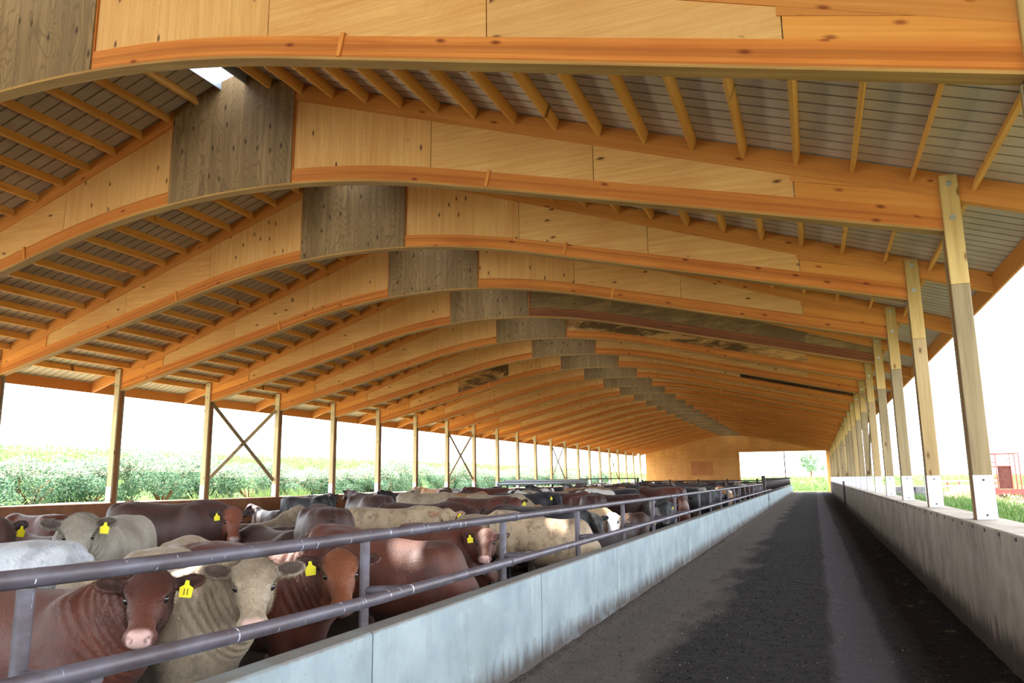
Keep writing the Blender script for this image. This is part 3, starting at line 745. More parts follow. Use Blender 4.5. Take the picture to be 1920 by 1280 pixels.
# straw heap
def heap(name, loc_, rx, ry, h, mat, label, cat):
    v = []; f = []; nx = 24
    for j in range(9):
        t = j/8; 
        for i in range(nx):
            a = 2*math.pi*i/nx; rr = (1-t)**.75; nn = 1+.22*noise.noise(Vector((math.cos(a)*2, math.sin(a)*2, t*3+loc_[0])))
            v.append((rx*rr*nn*math.cos(a), ry*rr*nn*math.sin(a), h*(1-(1-t)**1.8)*nn))
    for j in range(8):
        for i in range(nx): f.append([j*nx+i, j*nx+(i+1) % nx, (j+1)*nx+(i+1) % nx, (j+1)*nx+i])
    f.append([8*nx+i for i in range(nx)])
    o = link(name, mesh(name, v, f, mat, True), None, loc_); tag(o, label, cat); return o
M_heap = ground_mat('old straw heap', lin((150, 128, 106)), lin((108, 88, 74)), 4)
heap('straw_heap', (7.0, 43, .42), 1.7, 1.6, .78, M_heap, 'low faded straw heap outside between the two nearest right posts', 'heap')
# stacked timbers / stones
M_stone = ground_mat('grey field stone', lin((120, 116, 120)), lin((86, 84, 92)), 5)
for k in range(7):
    me = MB().box(-.5, .5, -.18, .18, -.14, .14).mesh('timber', M_stone)
    o = link('timber', me, None, (4.6+(k % 4)*.55, 50+(k % 2)*.5, .6+.3*(k//4))); o.rotation_euler = (0, 0, random.uniform(-.3, .3))
    tag(o, 'weathered grey timber in the low stack outside the right wall', 'timber', 'grey timbers stacked in the yard')
o = MB().box(-.09, .09, -.09, .09, 0, 1.5).put('marker_post', M_white, None, (3.95, 33.5, .4)); tag(o, 'pale square marker post standing in grass behind the second right post', 'post')

# ================================================================== CATTLE
class Field:
    def __init__(s, lo, hi, v):
        s.v = v; s.lo = np.array(lo, float); s.n = [int(math.ceil((h-l)/v))+1 for l, h in zip(lo, hi)]
        s.ax = [s.lo[i]+v*np.arange(s.n[i], dtype=np.float32) for i in range(3)]
        s.f = np.full(s.n, .5, np.float32)
    def sub(s, lo, hi, mg=.13):
        sl = [slice(max(0, int((lo[i]-mg-s.lo[i])/s.v)), max(0, min(s.n[i], int((hi[i]+mg-s.lo[i])/s.v)+2))) for i in range(3)]
        X, Y, Z = np.meshgrid(s.ax[0][sl[0]], s.ax[1][sl[1]], s.ax[2][sl[2]], indexing='ij')
        return tuple(sl), X, Y, Z
    def put(s, sl, g, k, cut=False):
        o = s.f[sl]
        if o.size == 0: return
        if cut: g = -g; h = np.clip(.5-.5*(o-g)/k, 0, 1); s.f[sl] = o*(1-h)+g*h+k*h*(1-h); return
        h = np.clip(.5+.5*(o-g)/k, 0, 1); s.f[sl] = o*(1-h)+g*h-k*h*(1-h)
    def cone(s, a, b, r1, r2, k=.04, cut=False):
        a, b = np.array(a, float), np.array(b, float); r = max(r1, r2)
        sl, X, Y, Z = s.sub(np.minimum(a, b)-r, np.maximum(a, b)+r)
        d = b-a; L2_ = float(d@d)+1e-9
        t = np.clip(((X-a[0])*d[0]+(Y-a[1])*d[1]+(Z-a[2])*d[2])/L2_, 0, 1)
        g = np.sqrt((X-a[0]-t*d[0])**2+(Y-a[1]-t*d[1])**2+(Z-a[2]-t*d[2])**2)-(r1+(r2-r1)*t)
        s.put(sl, g, k, cut)
    def ell(s, c, r, M=None, k=.04, cut=False):
        c = np.array(c, float); R_ = max(r); sl, X, Y, Z = s.sub(c-R_, c+R_)
        dx, dy, dz = X-c[0], Y-c[1], Z-c[2]
        if M is not None: dx, dy, dz = (M[0][0]*dx+M[1][0]*dy+M[2][0]*dz, M[0][1]*dx+M[1][1]*dy+M[2][1]*dz, M[0][2]*dx+M[1][2]*dy+M[2][2]*dz)
        q = np.sqrt((dx/r[0])**2+(dy/r[1])**2+(dz/r[2])**2); q2 = np.sqrt((dx/r[0]**2)**2+(dy/r[1]**2)**2+(dz/r[2]**2)**2)+1e-6
        s.put(sl, q*(q-1)/q2, k, cut)
def surface_nets(F):
    f = F.f; n = f.shape; ins = f < 0
    idx = -np.ones((n[0]-1, n[1]-1, n[2]-1), np.int64)
    c = [ins[i:n[0]-1+i, j:n[1]-1+j, k:n[2]-1+k] for i in (0, 1) for j in (0, 1) for k in (0, 1)]
    a = np.logical_or.reduce(c); b = np.logical_and.reduce(c); cells = a & ~b
    ci = np.argwhere(cells); idx[cells] = np.arange(len(ci))
    acc = np.zeros((len(ci), 3)); cnt = np.zeros(len(ci)); I, J, K = ci.T
    for ax in range(3):
        for u in (0, 1):
            for w_ in (0, 1):
                o = [0, 0, 0]; others = [q for q in range(3) if q != ax]; o[others[0]] = u; o[others[1]] = w_
                p = f[I+o[0], J+o[1], K+o[2]]; o2 = list(o); o2[ax] = 1; q = f[I+o2[0], J+o2[1], K+o2[2]]
                m = (p < 0) != (q < 0); t = np.where(m, p/np.where(m, p-q, 1), 0)
                for d in range(3): acc[:, d] += np.where(m, (t if d == ax else o[d]), 0)
                cnt += m
    P = F.lo+F.v*(ci+acc/np.maximum(cnt, 1)[:, None])
    quads = []
    for ax in range(3):
        o = [q for q in range(3) if q != ax]
        s0 = [slice(1, n[i]-1) for i in range(3)]; s0[ax] = slice(0, n[ax]-1); s1 = list(s0); s1[ax] = slice(1, n[ax])
        A = ins[tuple(s0)]; B = ins[tuple(s1)]; e = np.argwhere(A != B); 
        base = np.array([1, 1, 1]); base[ax] = 0; e = e+base; fl = ins[e[:, 0], e[:, 1], e[:, 2]]
        du = np.zeros(3, int); dv = np.zeros(3, int); du[o[0]] = 1; dv[o[1]] = 1
        g = lambda q: idx[q[:, 0], q[:, 1], q[:, 2]]
        Q = np.stack([g(e-du-dv), g(e-dv), g(e), g(e-du)], 1)
        flip = fl if ax != 1 else ~fl
        Q[~flip] = Q[~flip][:, ::-1]; quads.append(Q)
    return P, np.concatenate(quads)
TX = np.array([-.86,-.80,-.70,-.52,-.30,-.05,.2,.40,.56,.68,.76])
TTOP = np.array([1.17,1.26,1.31,1.325,1.305,1.285,1.29,1.315,1.32,1.26,1.12])
TBOT = np.array([1.00,.86,.74,.66,.60,.54,.52,.53,.57,.66,.85])
TWID = np.array([.10,.18,.235,.275,.30,.335,.325,.28,.235,.18,.10])
def eul(yaw, pitch, roll=0):
    return np.array((Matrix.Rotation(yaw, 3, 'Z') @ Matrix.Rotation(pitch, 3, 'Y') @ Matrix.Rotation(roll, 3, 'X')))
def cow_shape(v, hp, hyaw, hpitch, hroll=0, lying=False, fat=1.0, folds=False, step=0.0):
    """hp: poll position in the body frame; returns mesh arrays, masks and the head matrix"""
    dz = -.50 if lying else 0.0
    H = eul(hyaw, hpitch, hroll); hp = np.array(hp, float)
    nose = hp+H@np.array([.55, 0, -.12])
    ptsx = [hp[0], nose[0], hp[0]-.35, hp[0]+.35, -1.02, .95]; ptsy = [hp[1]-.36, hp[1]+.36, nose[1]-.1, nose[1]+.1, -.42, .42]; ptsz = [hp[2]+.22, nose[2]-.15, 1.42+dz]
    F = Field((min(ptsx)-.05, min(ptsy)-.05, min(-.04, nose[2]-.15)), (max(ptsx)+.1, max(ptsy)+.05, max(ptsz)+.05), v)
    # trunk
    sl, X, Y, Z = F.sub((-.9, -.4, .4+dz), (.85, .4, 1.4+dz))
    xs_ = np.linspace(-.95, .85, 181)
    def sm(A):
        q = np.interp(xs_, TX, A); k = np.exp(-np.linspace(-2, 2, 13)**2); k /= k.sum(); return np.convolve(np.pad(q, 6, 'edge'), k, 'valid')
    top, bot, wid = sm(TTOP)+dz, sm(TBOT)+dz, sm(TWID)*fat*(1.12 if lying else 1)
    inside = (xs_ > TX[0]) & (xs_ < TX[-1]); endf = np.clip(np.minimum(xs_-TX[0], TX[-1]-xs_)/.12, 0, 1); endf = np.sqrt(1-(1-endf)**2)+1e-3
    gi = lambda A: np.interp(X, xs_, A)
    cz = gi((top+bot)/2); hh = gi((top-bot)/2*(.35+.65*endf)); ww = gi(wid*(.3+.7*endf))
    zz = (Z-cz)/hh; wloc = ww*(1.0-.13*np.clip(zz, 0, 1)**2)
    q = (np.abs(Y/wloc)**2.3+np.abs(zz)**2.3)**(1/2.3)
    g = (q-1)*np.minimum(hh, ww)*.85
    ex = np.maximum(TX[0]-X, X-TX[-1]); g = np.where(ex > 0, np.maximum(g, 0)+ex, g)
    F.put(sl, g, .05)
    # hips, shoulders, spine
    for s_ in (-1, 1):
        F.ell((-.50, s_*.175*fat, 1.16+dz), (.17, .09, .13), k=.08)
        F.ell((-.72, s_*.12, 1.12+dz), (.12, .09, .17), k=.08)
        F.ell((.46, s_*.19*fat, .98+dz), (.17, .10, .30), k=.08)
        if lying:
            F.cone((.50, s_*.20, .38), (.78, s_*.24, .12), .12, .06, .07); F.cone((.78, s_*.24, .11), (.50, s_*.27, .06), .055, .042, .03)
            F.ell((-.45, s_*.27, .42), (.30, .14, .27), k=.1)
            F.cone((-.35, s_*.32, .30), (-.05, s_*.38, .14), .17, .08, .08); F.cone((-.05, s_*.38, .12), (-.45, s_*.42, .06), .075, .045, .04)
            F.cone((-.45, s_*.42, .06), (-.20, s_*.44, .05), .045, .045, .03)
        else:
            st = step*s_
            F.cone((.47, s_*.16, .86), (.50, s_*.155, .62), .125, .082, .08); F.cone((.50, s_*.155, .64), (.50+st, s_*.15, .37), .075, .055, .04)
            F.cone((.50+st, s_*.15, .37), (.50+st, s_*.15, .13), .045, .036, .03); F.cone((.51+st, s_*.15, .13), (.53+st, s_*.15, .045), .042, .055, .02)
            F.ell((-.56, s_*.185, .92), (.24, .125, .30), k=.09); F.cone((-.50, s_*.19, .82), (-.46, s_*.19, .66), .15, .10, .08)
            F.cone((-.46, s_*.19, .68), (-.68-st*.7, s_*.18, .46), .095, .055, .05); F.cone((-.68-st*.7, s_*.18, .46), (-.64-st*.7, s_*.175, .14), .052, .038, .03)
            F.cone((-.63-st*.7, s_*.175, .14), (-.60-st*.7, s_*.175, .045), .042, .056, .02)
    F.cone((.60, 0, .72+dz), (.72, 0, .90+dz), .13, .14, .09)             # brisket
    F.cone((-.78, 0, 1.26+dz), (-.885, 0, 1.18+dz), .045, .035, .05)       # tail head
    tz = max(.30, .16) if not lying else .12
    F.cone((-.885, 0, 1.18+dz), (-.93, .02, .75+dz*.6), .030, .024, .03); F.cone((-.93, .02, .75+dz*.6), (-.915, .03, tz+.12), .024, .026, .02); F.cone((-.915, .03, tz+.14), (-.91, .03, tz), .038, .018, .03)
    # neck
    lp = lambda x, y, z: hp+H@np.array([x*.90, y*1.13, z], float)
    n0 = np.array([.50, 0, 1.13+dz]); n1 = lp(-.01, 0, -.05); mid = (n0+n1)/2+np.array([.0, 0, .03])
    F.cone(n0, mid, .175, .135, .10); F.cone(mid, n1, .135, .105, .08)
    m0 = np.array([.60, 0, .93+dz]); m1 = lp(.05, 0, -.17); mm = (m0+m1)/2+np.array([.03, 0, -.03])
    F.cone(m0, mm, .165, .115, .10); F.cone(mm, m1, .115, .075, .08)
    F.cone((n0+m0)/2, (mid+mm)/2, .20, .145, .1); F.cone((mid+mm)/2, (n1+m1)/2, .145, .11, .08)
    F.cone(m0+np.array([.04, 0, -.10]), mm+np.array([.02, 0, -.09]), .06, .035, .07)   # dewlap
    if folds:      # shallow skin folds ringing the neck near the throat
        sl, X, Y, Z = F.sub(np.minimum((n0+m0)/2, hp)-.22, np.maximum((n0+m0)/2, hp)+.22, 0)
        a = (n0+m0)/2; d = (n1+m1)/2-a; L_ = float(np.linalg.norm(d)); d = d/L_
        t = (X-a[0])*d[0]+(Y-a[1])*d[1]+(Z-a[2])*d[2]
        wgt = np.clip((t-.02)/.08, 0, 1)*np.clip((L_+.03-t)/.08, 0, 1)
        F.f[sl] += (.0065*np.sin(t*118+Z*14)*wgt).astype(np.float32)
    # head
    F.ell(lp(.06, 0, -.015), (.125, .112, .105), H, .04); F.cone(lp(.05, 0, -.005), lp(.24, 0, -.045), .108, .084, .05)
    F.cone(lp(.22, 0, -.06), lp(.43, 0, -.105), .084, .066, .05); F.ell(lp(.450, 0, -.118), (.058, .090, .062), H, .03)
    F.ell(lp(.505, 0, -.105), (.022, .060, .040), H, .03)
    F.ell(lp(.07, 0, -.01), (.10, .128, .085), H, .04)
    F.cone(lp(.08, 0, -.14), lp(.41, 0, -.168), .066, .044, .04)
    F.ell(lp(.03, 0, .045), (.07, .06, .042), H, .04)
    ears = []
    for s_ in (-1, 1):
        F.ell(lp(.11, s_*.062, -.125), (.11, .045, .09), H, .04)
        F.cone(lp(.12, s_*.085, .022), lp(.205, s_*.082, .008), .032, .022, .03)
        F.ell(lp(.200, s_*.100, -.012), (.030, .018, .020), H, .012, cut=True)
        if v < .03:
            F.cone(lp(.50, s_*.040, -.100), lp(.55, s_*.056, -.102), .012, .017, .010, cut=True)
            F.cone(lp(.36, s_*.075, -.170), lp(.52, s_*.045, -.168), .006, .006, .012, cut=True)
        e1 = H@np.array([-.12, s_*1.0, .14]); e1 /= np.linalg.norm(e1); o_ = H@np.array([.52, -s_*.05, .85]); o_ -= e1*(o_@e1); o_ /= np.linalg.norm(o_); e3 = np.cross(e1, o_)
        M = np.stack([e1, e3, o_], 1); ec = lp(.015, s_*.190, .005)
        F.cone(lp(.03, s_*.08, .005), lp(.02, s_*.125, .005), .036, .030, .03)
        F.ell(ec, (.095, .056, max(.022, v*.95)), M, .02); F.ell(ec+o_*.026+e1*.006, (.076, .040, .024), M, .006, cut=True); ears.append((ec, M))
    P, Q = surface_nets(F)
    # masks
    Lc = ((P-hp)@H)/np.array([.90, 1.13, 1.0])          # head coordinates
    near = np.linalg.norm(Lc-np.array([.25, 0, -.08]), axis=1)
    headm = np.clip((.36-near)/.06, 0, 1)*np.clip((Lc[:, 0]+.02)/.05, 0, 1)*(np.abs(Lc[:, 1]) < .125)
    muz = np.clip((Lc[:, 0]-.470)/.02, 0, 1)*(headm > 0)*(np.clip((.060-np.abs(Lc[:, 1]))/.012, 0, 1))*np.clip((Lc[:, 2]+.158)/.012, 0, 1)*np.clip((-.045-Lc[:, 2])/.02, 0, 1)
    face = headm*np.clip((.115-np.abs(Lc[:, 1]))/.03, 0, 1)
    ear = np.zeros(len(P))
    for ec, M in ears:
        q = (P-ec)@M; e_ = np.sqrt((q[:, 0]/.105)**2+(q[:, 1]/.066)**2+(q[:, 2]/.05)**2)
        inner = np.sqrt((q[:, 0]/.082)**2+(q[:, 1]/.045)**2)
        ear = np.maximum(ear, (e_ < 1.15)*np.where(q[:, 2] > -.004, np.clip((1.12-inner)/.22, 0, 1), .25))
    nos = np.zeros(len(P))
    for s_ in (-1, 1): nos = np.maximum(nos, np.clip((.030-np.linalg.norm(Lc-np.array([.535, s_*.050, -.101]), axis=1))/.008, 0, 1))
    rim = np.zeros(len(P))
    for s_ in (-1, 1): rim = np.maximum(rim, np.clip((.040-np.linalg.norm(Lc-np.array([.200, s_*.092, -.010]), axis=1))/.012, 0, 1))
    return P, Q, dict(muzzle=muz, face=face, ear=ear, dark=np.maximum(nos, rim*.8)), H, hp
def cow_mesh(*a, **k):
    P, Q, M, H, hp = cow_shape(*a, **k)
    me = bpy.data.meshes.new('cow_body'); n = len(P); q = len(Q)
    me.vertices.add(n); me.vertices.foreach_set('co', P.astype(np.float32).ravel())
    me.loops.add(4*q); me.loops.foreach_set('vertex_index', Q.astype(np.int32).ravel())
    me.polygons.add(q); me.polygons.foreach_set('loop_start', np.arange(0, 4*q, 4, dtype=np.int32)); me.polygons.foreach_set('use_smooth', np.ones(q, bool))
    me.update(calc_edges=True)
    at = me.attributes.new('mask', 'FLOAT_COLOR', 'POINT')
    at.data.foreach_set('color', np.stack([M['muzzle'], M['face'], M['ear'], M['dark']], 1).astype(np.float32).ravel())
    me.materials.append(None)
    return me, H, hp
def coat(name, a, b, dirt=.35, muz=lin((150, 110, 100)), face=None, ear=None, belly=None, patch=None, lower=lin((58, 44, 34))):
    t = NT(name, .5, .4); t.b.inputs['Sheen Weight'].default_value = .08; t.b.inputs['Sheen Roughness'].default_value = .5
    n = t.noise(t.coord((1, 1, 1), True), 2.6, 5, .65); c = t.mix(t.ramp(n, [(.33, 0.0), (.68, 1.0)]), a, b)
    fur = t.noise(t.coord((22, 46, 9), True), 2.2, 4, .7)
    c = t.mix(t.ramp(fur, [(.30, .42), (.62, 0.0)]), c, tuple(x*.55 for x in b))
    if patch:
        pn = t.noise(t.coord((1, 1, 1), True), 1.1, 2, .5); c = t.mix(t.ramp(pn, [(.50, 0.0), (.53, 1.0)]), c, patch)
    z = t.sep(t.coord())[2]; dn = t.noise(t.coord((1, 1, .8), True), 5, 5, .75)
    lowm = t.ramp(t.math('SUBTRACT', z, t.math('MULTIPLY', dn, .75)), [(.12, 1.0), (.62, 0.0)])
    c = t.mix(t.math('MULTIPLY', lowm, min(1, dirt+.35)), c, lower)
    spot = t.ramp(dn, [(.51, 0.0), (.60, dirt)]); c = t.mix(spot, c, lower)
    an = t.n.new('ShaderNodeAttribute'); an.attribute_name = 'mask'
    ms = t.n.new('ShaderNodeSeparateColor'); t.L(an.outputs['Color'], ms.inputs[0])
    if face: c = t.mix(ms.outputs[1], c, face)
    c = t.mix(t.math('MULTIPLY', ms.outputs[2], .95), c, ear or tuple(x*.55 for x in b))
    c = t.mix(t.math('MULTIPLY', ms.outputs[0], .85), c, muz)
    c = t.mix(t.math('MULTIPLY', an.outputs['Alpha'], .85), c, (.012, .008, .007))
    t.color(c); t.bump(fur, .55, .012); return t.m
COAT = {
 'red': coat('red coat', lin((96, 44, 25)), lin((65, 26, 15)), .12, lin((206, 168, 160)), lower=lin((52, 32, 24))),
 'redblaze': coat('red coat tan face', lin((100, 45, 26)), lin((68, 28, 16)), .12, lin((96, 68, 60)), face=lin((122, 66, 36)), lower=lin((52, 32, 24))),
 'darkred': coat('dark red coat', lin((70, 33, 23)), lin((45, 20, 14)), .15, lin((150, 118, 118)), lower=lin((40, 26, 22))),
 'darkredface': coat('dark red coat brown face', lin((70, 33, 23)), lin((45, 20, 14)), .15, lin((176, 156, 158)), face=lin((112, 58, 38)), lower=lin((40, 26, 22))),
 'cream': coat('cream coat', lin((171, 154, 132)), lin((143, 123, 99)), .3, lin((196, 160, 150)), ear=lin((66, 50, 44))),
 'dirtycream': coat('soiled cream coat', lin((187, 165, 138)), lin((160, 136, 106)), .6, lin((196, 150, 140)), lower=lin((98, 80, 62)), ear=lin((150, 112, 88))),
 'greycream': coat('grey cream coat', lin((163, 156, 143)), lin((121, 108, 93)), .15, lin((120, 120, 136)), ear=lin((62, 50, 44)), lower=lin((120, 108, 92))),
 'white': coat('speckled white coat', lin((189, 191, 195)), lin((161, 165, 172)), .38, lin((190, 150, 150)), lower=lin((92, 92, 104))),
 'tan': coat('tan coat', lin((176, 134, 90)), lin((145, 103, 64)), .25, lin((130, 100, 90))),
 'black': coat('black coat', lin((38, 36, 42)), lin((21, 20, 24)), .08, lin((110, 96, 96)), lower=lin((30, 26, 26)), ear=lin((20, 18, 20))),
 'whiteface': coat('cream coat white face', lin((207, 187, 158)), lin((180, 147, 108)), .25, lin((216, 150, 150)), face=lin((240, 238, 240)), ear=lin((190, 146, 110)), lower=lin((150, 108, 70))),
 'redwhiteface': coat('red coat white face', lin((116, 56, 35)), lin((86, 38, 24)), .15, lin((214, 160, 158)), face=lin((234, 226, 216)), patch=None),
 'blackwhite': coat('black coat white face', lin((38, 36, 42)), lin((21, 20, 24)), .08, lin((190, 150, 150)), face=lin((230, 228, 226)), patch=lin((216, 210, 204))),
}
def eye_mat():
    t = NT('wet dark eye', .12, .6); t.color((.012, .009, .010)); return t.m
M_eye = eye_mat()
M_tag = simple('yellow ear tag', lin((232, 216, 30)), .45, var=.08)
M_ink = simple('tag ink', lin((110, 96, 20)), .6)
def sphere(r, nu=12, nv=8):
    v = [(0, 0, r)]; f = []
    for j in range(1, nv):
        for i in range(nu):
            a = math.pi*j/nv; b = 2*math.pi*i/nu; v.append((r*math.sin(a)*math.cos(b), r*math.sin(a)*math.sin(b), r*math.cos(a)))
    v.append((0, 0, -r))
    for i in range(nu): f.append([0, 1+i, 1+(i+1) % nu]); f.append([len(v)-1, 1+(nv-2)*nu+(i+1) % nu, 1+(nv-2)*nu+i])
    for j in range(nv-2):
        for i in range(nu): f.append([1+j*nu+i, 1+(j+1)*nu+i, 1+(j+1)*nu+(i+1) % nu, 1+j*nu+(i+1) % nu])
    return mesh('eye', v, f, M_eye, True)
EYE = sphere(.023)
tg = MB(); tg.prism([(-.034, -.085), (.034, -.085), (.038, -.03), (.014, -.014), (.010, .012), (-.010, .012), (-.014, -.014), (-.038, -.03)], -.003, .003)
TAG = tg.mesh('ear_tag', M_tag)
ik = MB()
for x_ in (-.009, .009): ik.box(x_-.0028, x_+.0028, -.0050, -.0034, -.072, -.034)
INK = ik.mesh('tag_number', M_ink)
def add_head_parts(root, H, hp, tagside=0, ink=False):
    M4 = Matrix([list(H[0])+[hp[0]], list(H[1])+[hp[1]], list(H[2])+[hp[2]], [0, 0, 0, 1]])
    for s_ in (-1, 1):
        o = link('eye', EYE, root); o.location = M4 @ Vector((.180, s_*.099, -.013))
    if tagside:
        o = link('ear_tag', TAG, root)
        p = M4 @ Vector((.045, tagside*.205, .02)); fw = Vector((H[0][0]*.5+H[0][2]*.8, H[1][0]*.5+H[1][2]*.8, 0)).normalized()
        o.location = p+fw*.015; o.rotation_euler = (0, R(6)*tagside, math.atan2(fw.y, fw.x)+math.pi/2)
        o['label'] = 'yellow plastic ear tag'
        if ink: q = link('tag_number', INK, o)
def pix(u, v):
    d = FWD + RT*((u-960)/FPX) + UP*((640-v)/FPX); return d
def at(u, v, zc): d = pix(u, v); return Vector((0, 0, CH)) + d*zc
CACHE = {}
def add_fur(root, me, H, hp, mat, n=26000, L=.014):
    nv = len(me.vertices); co = np.empty(nv*3, np.float32); me.vertices.foreach_get('co', co); co = co.reshape(-1, 3)
    nn = np.empty(nv*3, np.float32); me.vertices.foreach_get('normal', nn); nn = nn.reshape(-1, 3)
    d = np.linalg.norm((co-hp), axis=1)
    lc = (co-hp)@H
    wgt = np.where(d < .20, 1.6, np.where(d < .34, .8, .03))*((lc[:, 0] < .36) | (d > .6))
    wgt *= (np.linalg.norm(lc*np.array([1, 1, 1])-np.array([.18, 0, -.012]), axis=1) > -1)
    for s_ in (-1, 1): wgt *= np.linalg.norm(lc-np.array([.18, s_*.10, -.012]), axis=1) > .038
    k = rng.choice(nv, n, p=wgt/wgt.sum()); P = co[k]+rng.normal(size=(n, 3))*.006; N_ = nn[k]
    fl = np.where((d[k] < .55)[:, None], H[:, 0][None, :]*1.0, np.array([[-.5, 0, -1.0]])) + rng.normal(size=(n, 3))*.38
    fl -= N_*np.sum(fl*N_, 1, keepdims=True)*.9; D = fl/np.linalg.norm(fl, axis=1, keepdims=True)+N_*rng.uniform(.25, .75, (n, 1)); D /= np.linalg.norm(D, axis=1, keepdims=True)
    W_ = np.cross(D, N_); W_ /= np.linalg.norm(W_, axis=1, keepdims=True)+1e-9; ln = L*rng.uniform(.6, 1.35, (n, 1)); P = P-N_*.003
    v = np.stack([P-W_*.0011, P+W_*.0011, P+D*ln], 1).reshape(-1, 3)
    m = bpy.data.meshes.new('fur'); m.vertices.add(3*n); m.vertices.foreach_set('co', v.astype(np.float32).ravel()); m.loops.add(3*n)
    m.loops.foreach_set('vertex_index', np.arange(3*n, dtype=np.int32)); m.polygons.add(n); m.polygons.foreach_set('loop_start', np.arange(0, 3*n, 3, dtype=np.int32)); m.update(calc_edges=True)
    a0 = me.attributes['mask']; q = np.empty(nv*4, np.float32); a0.data.foreach_get('color', q); q = q.reshape(-1, 4)[np.repeat(k, 3)]
    a1 = m.attributes.new('mask', 'FLOAT_COLOR', 'POINT'); a1.data.foreach_set('color', q.ravel())
    m.materials.append(mat); o = link('fur', m, root); o['kind'] = 'stuff'
def place(label, ctype, coatname, key, u, v, zc, psi, head=None, pitch=45, hx=.98, hy=0.0, hz=None, lying=False, vox=.024, tagside=0, ink=False, tilt=0, fat=1.0, scale=None, folds=False, step=.05, hroll=0, group=None, cache=None):
    """key 'h': (u,v) is the poll; 'b': (u,v) is the middle of the back line. psi: heading in degrees. head: world yaw of the face, 'cam' or None"""
    p = at(u, v, zc); ps = R(psi); p.z -= .095 if key == 'h' else 0; co, sn = math.cos(ps), math.sin(ps)
    backz = .79 if lying else 1.29
    if key == 'b':
        sc = scale or min(1.12, max(.82, p.z/backz)); org = Vector((p.x, p.y, 0))
        hp = (hx, hy, (hz if hz is not None else (.60 if lying else .95)))
    else:
        sc = scale or .95; hp = (hx, hy, p.z/sc); org = Vector((p.x-(hx*co-hy*sn)*sc, p.y-(hx*sn+hy*co)*sc, 0))
    if head == 'cam': hw = Vector((org.x+(hp[0]*co-hp[1]*sn)*sc, org.y+(hp[0]*sn+hp[1]*co)*sc, 0)); yaw = math.atan2(-hw.y, -hw.x)-ps
    elif isinstance(head, tuple): hw = Vector((org.x+(hp[0]*co-hp[1]*sn)*sc, org.y+(hp[0]*sn+hp[1]*co)*sc, 0)); yaw = math.atan2(-hw.y, -hw.x)-ps+R(head[1])
    elif head is None: yaw = 0
    else: yaw = R(head)-ps
    if cache is not None:
        if cache not in CACHE: CACHE[cache] = cow_mesh(vox, hp, yaw, R(pitch), R(hroll), lying, fat, folds, step)
        me, H, hpp = CACHE[cache]
    else: me, H, hpp = cow_mesh(vox, hp, yaw, R(pitch), R(hroll), lying, fat, folds, step)
    o = link('cow', me, None, (org.x, org.y, -.02), (0, R(tilt), ps)); o.scale = (sc,)*3
    co_ = np.empty(len(me.vertices)*3, np.float32); me.vertices.foreach_get('co', co_); co_ = co_.reshape(-1, 3)*sc
    mxx = float((co_[:, 0]*co-co_[:, 1]*sn).max())+o.location.x
    if mxx > -2.68: o.location.x -= mxx+2.68; print('SHIFT', label, round(mxx+2.68, 2))
    o.material_slots[0].link = 'OBJECT'; o.material_slots[0].material = COAT[coatname]
    tag(o, label, 'cow', group or 'beef cattle in the near pen')
    if folds: add_fur(o, me, H, hpp, COAT[coatname], int(36000 if zc < 5 else 24000))
    if u is not None and zc < 34: add_head_parts(o, H, hpp, tagside, ink)
    return o
N = .0165
# --- the row along the feed fence
place('red cow at the left edge facing us, pink nose, numbered yellow tag', 0, 'red', 'h', 286, 1050, 3.95, 2, ('c', -6), 19, .95, -.06, vox=.0135, tagside=1, ink=True, folds=True, scale=.86)
place('cream cow facing us with curly forehead behind the lower rail, beside the tagged red one', 0, 'cream', 'h', 517, 1030, 4.25, -8, ('c', 2), 23, .95, -.02, vox=.0135, folds=True, scale=.90)
place('red brown cow with tan cheeks whose nose is hidden by the lower rail', 0, 'redblaze', 'h', 636, 1018, 5.2, -12, ('c', 6), 25, .95, -.05, vox=.0145, tagside=-1, folds=True, scale=.93)
place('big red cow bending its head down behind the feed wall', 0, 'red', 'b', 735, 1024, 6.9, 10, None, 62, 1.04, .08, .62, vox=.019, fat=1.15, scale=.92, tilt=9)
place('red cow with bright pink nose and yellow tag beside the third fence post', 0, 'red', 'h', 912, 984, 8.6, -26, ('c', -4), 21, 1.0, -.05, vox=.018, tagside=-1, scale=.88)
place('large soiled cream cow eating with its head down at the feed wall', 0, 'dirtycream', 'b', 1008, 982, 10.8, 12, None, 62, 1.04, .08, .62, vox=.02, fat=1.15, scale=.90, tilt=8)
place('black cow head turned sideways between the fourth and fifth fence posts', 0, 'black', 'h', 1112, 958, 12.9, 22, ('c', 24), 25, .92, 0, vox=.02, tagside=-1, scale=.93)
place('cream cow with white face and pink nose beside the black one', 0, 'whiteface', 'h', 1150, 957, 13.6, -25, ('c', -8), 25, .88, .05, vox=.02, scale=.90)
place('pale cream cow back just above the top rail behind the pink nosed red cow', 0, 'cream', 'b', 948, 969, 11.8, 14, None, 60, .95, 0, .85, vox=.026, scale=.88)
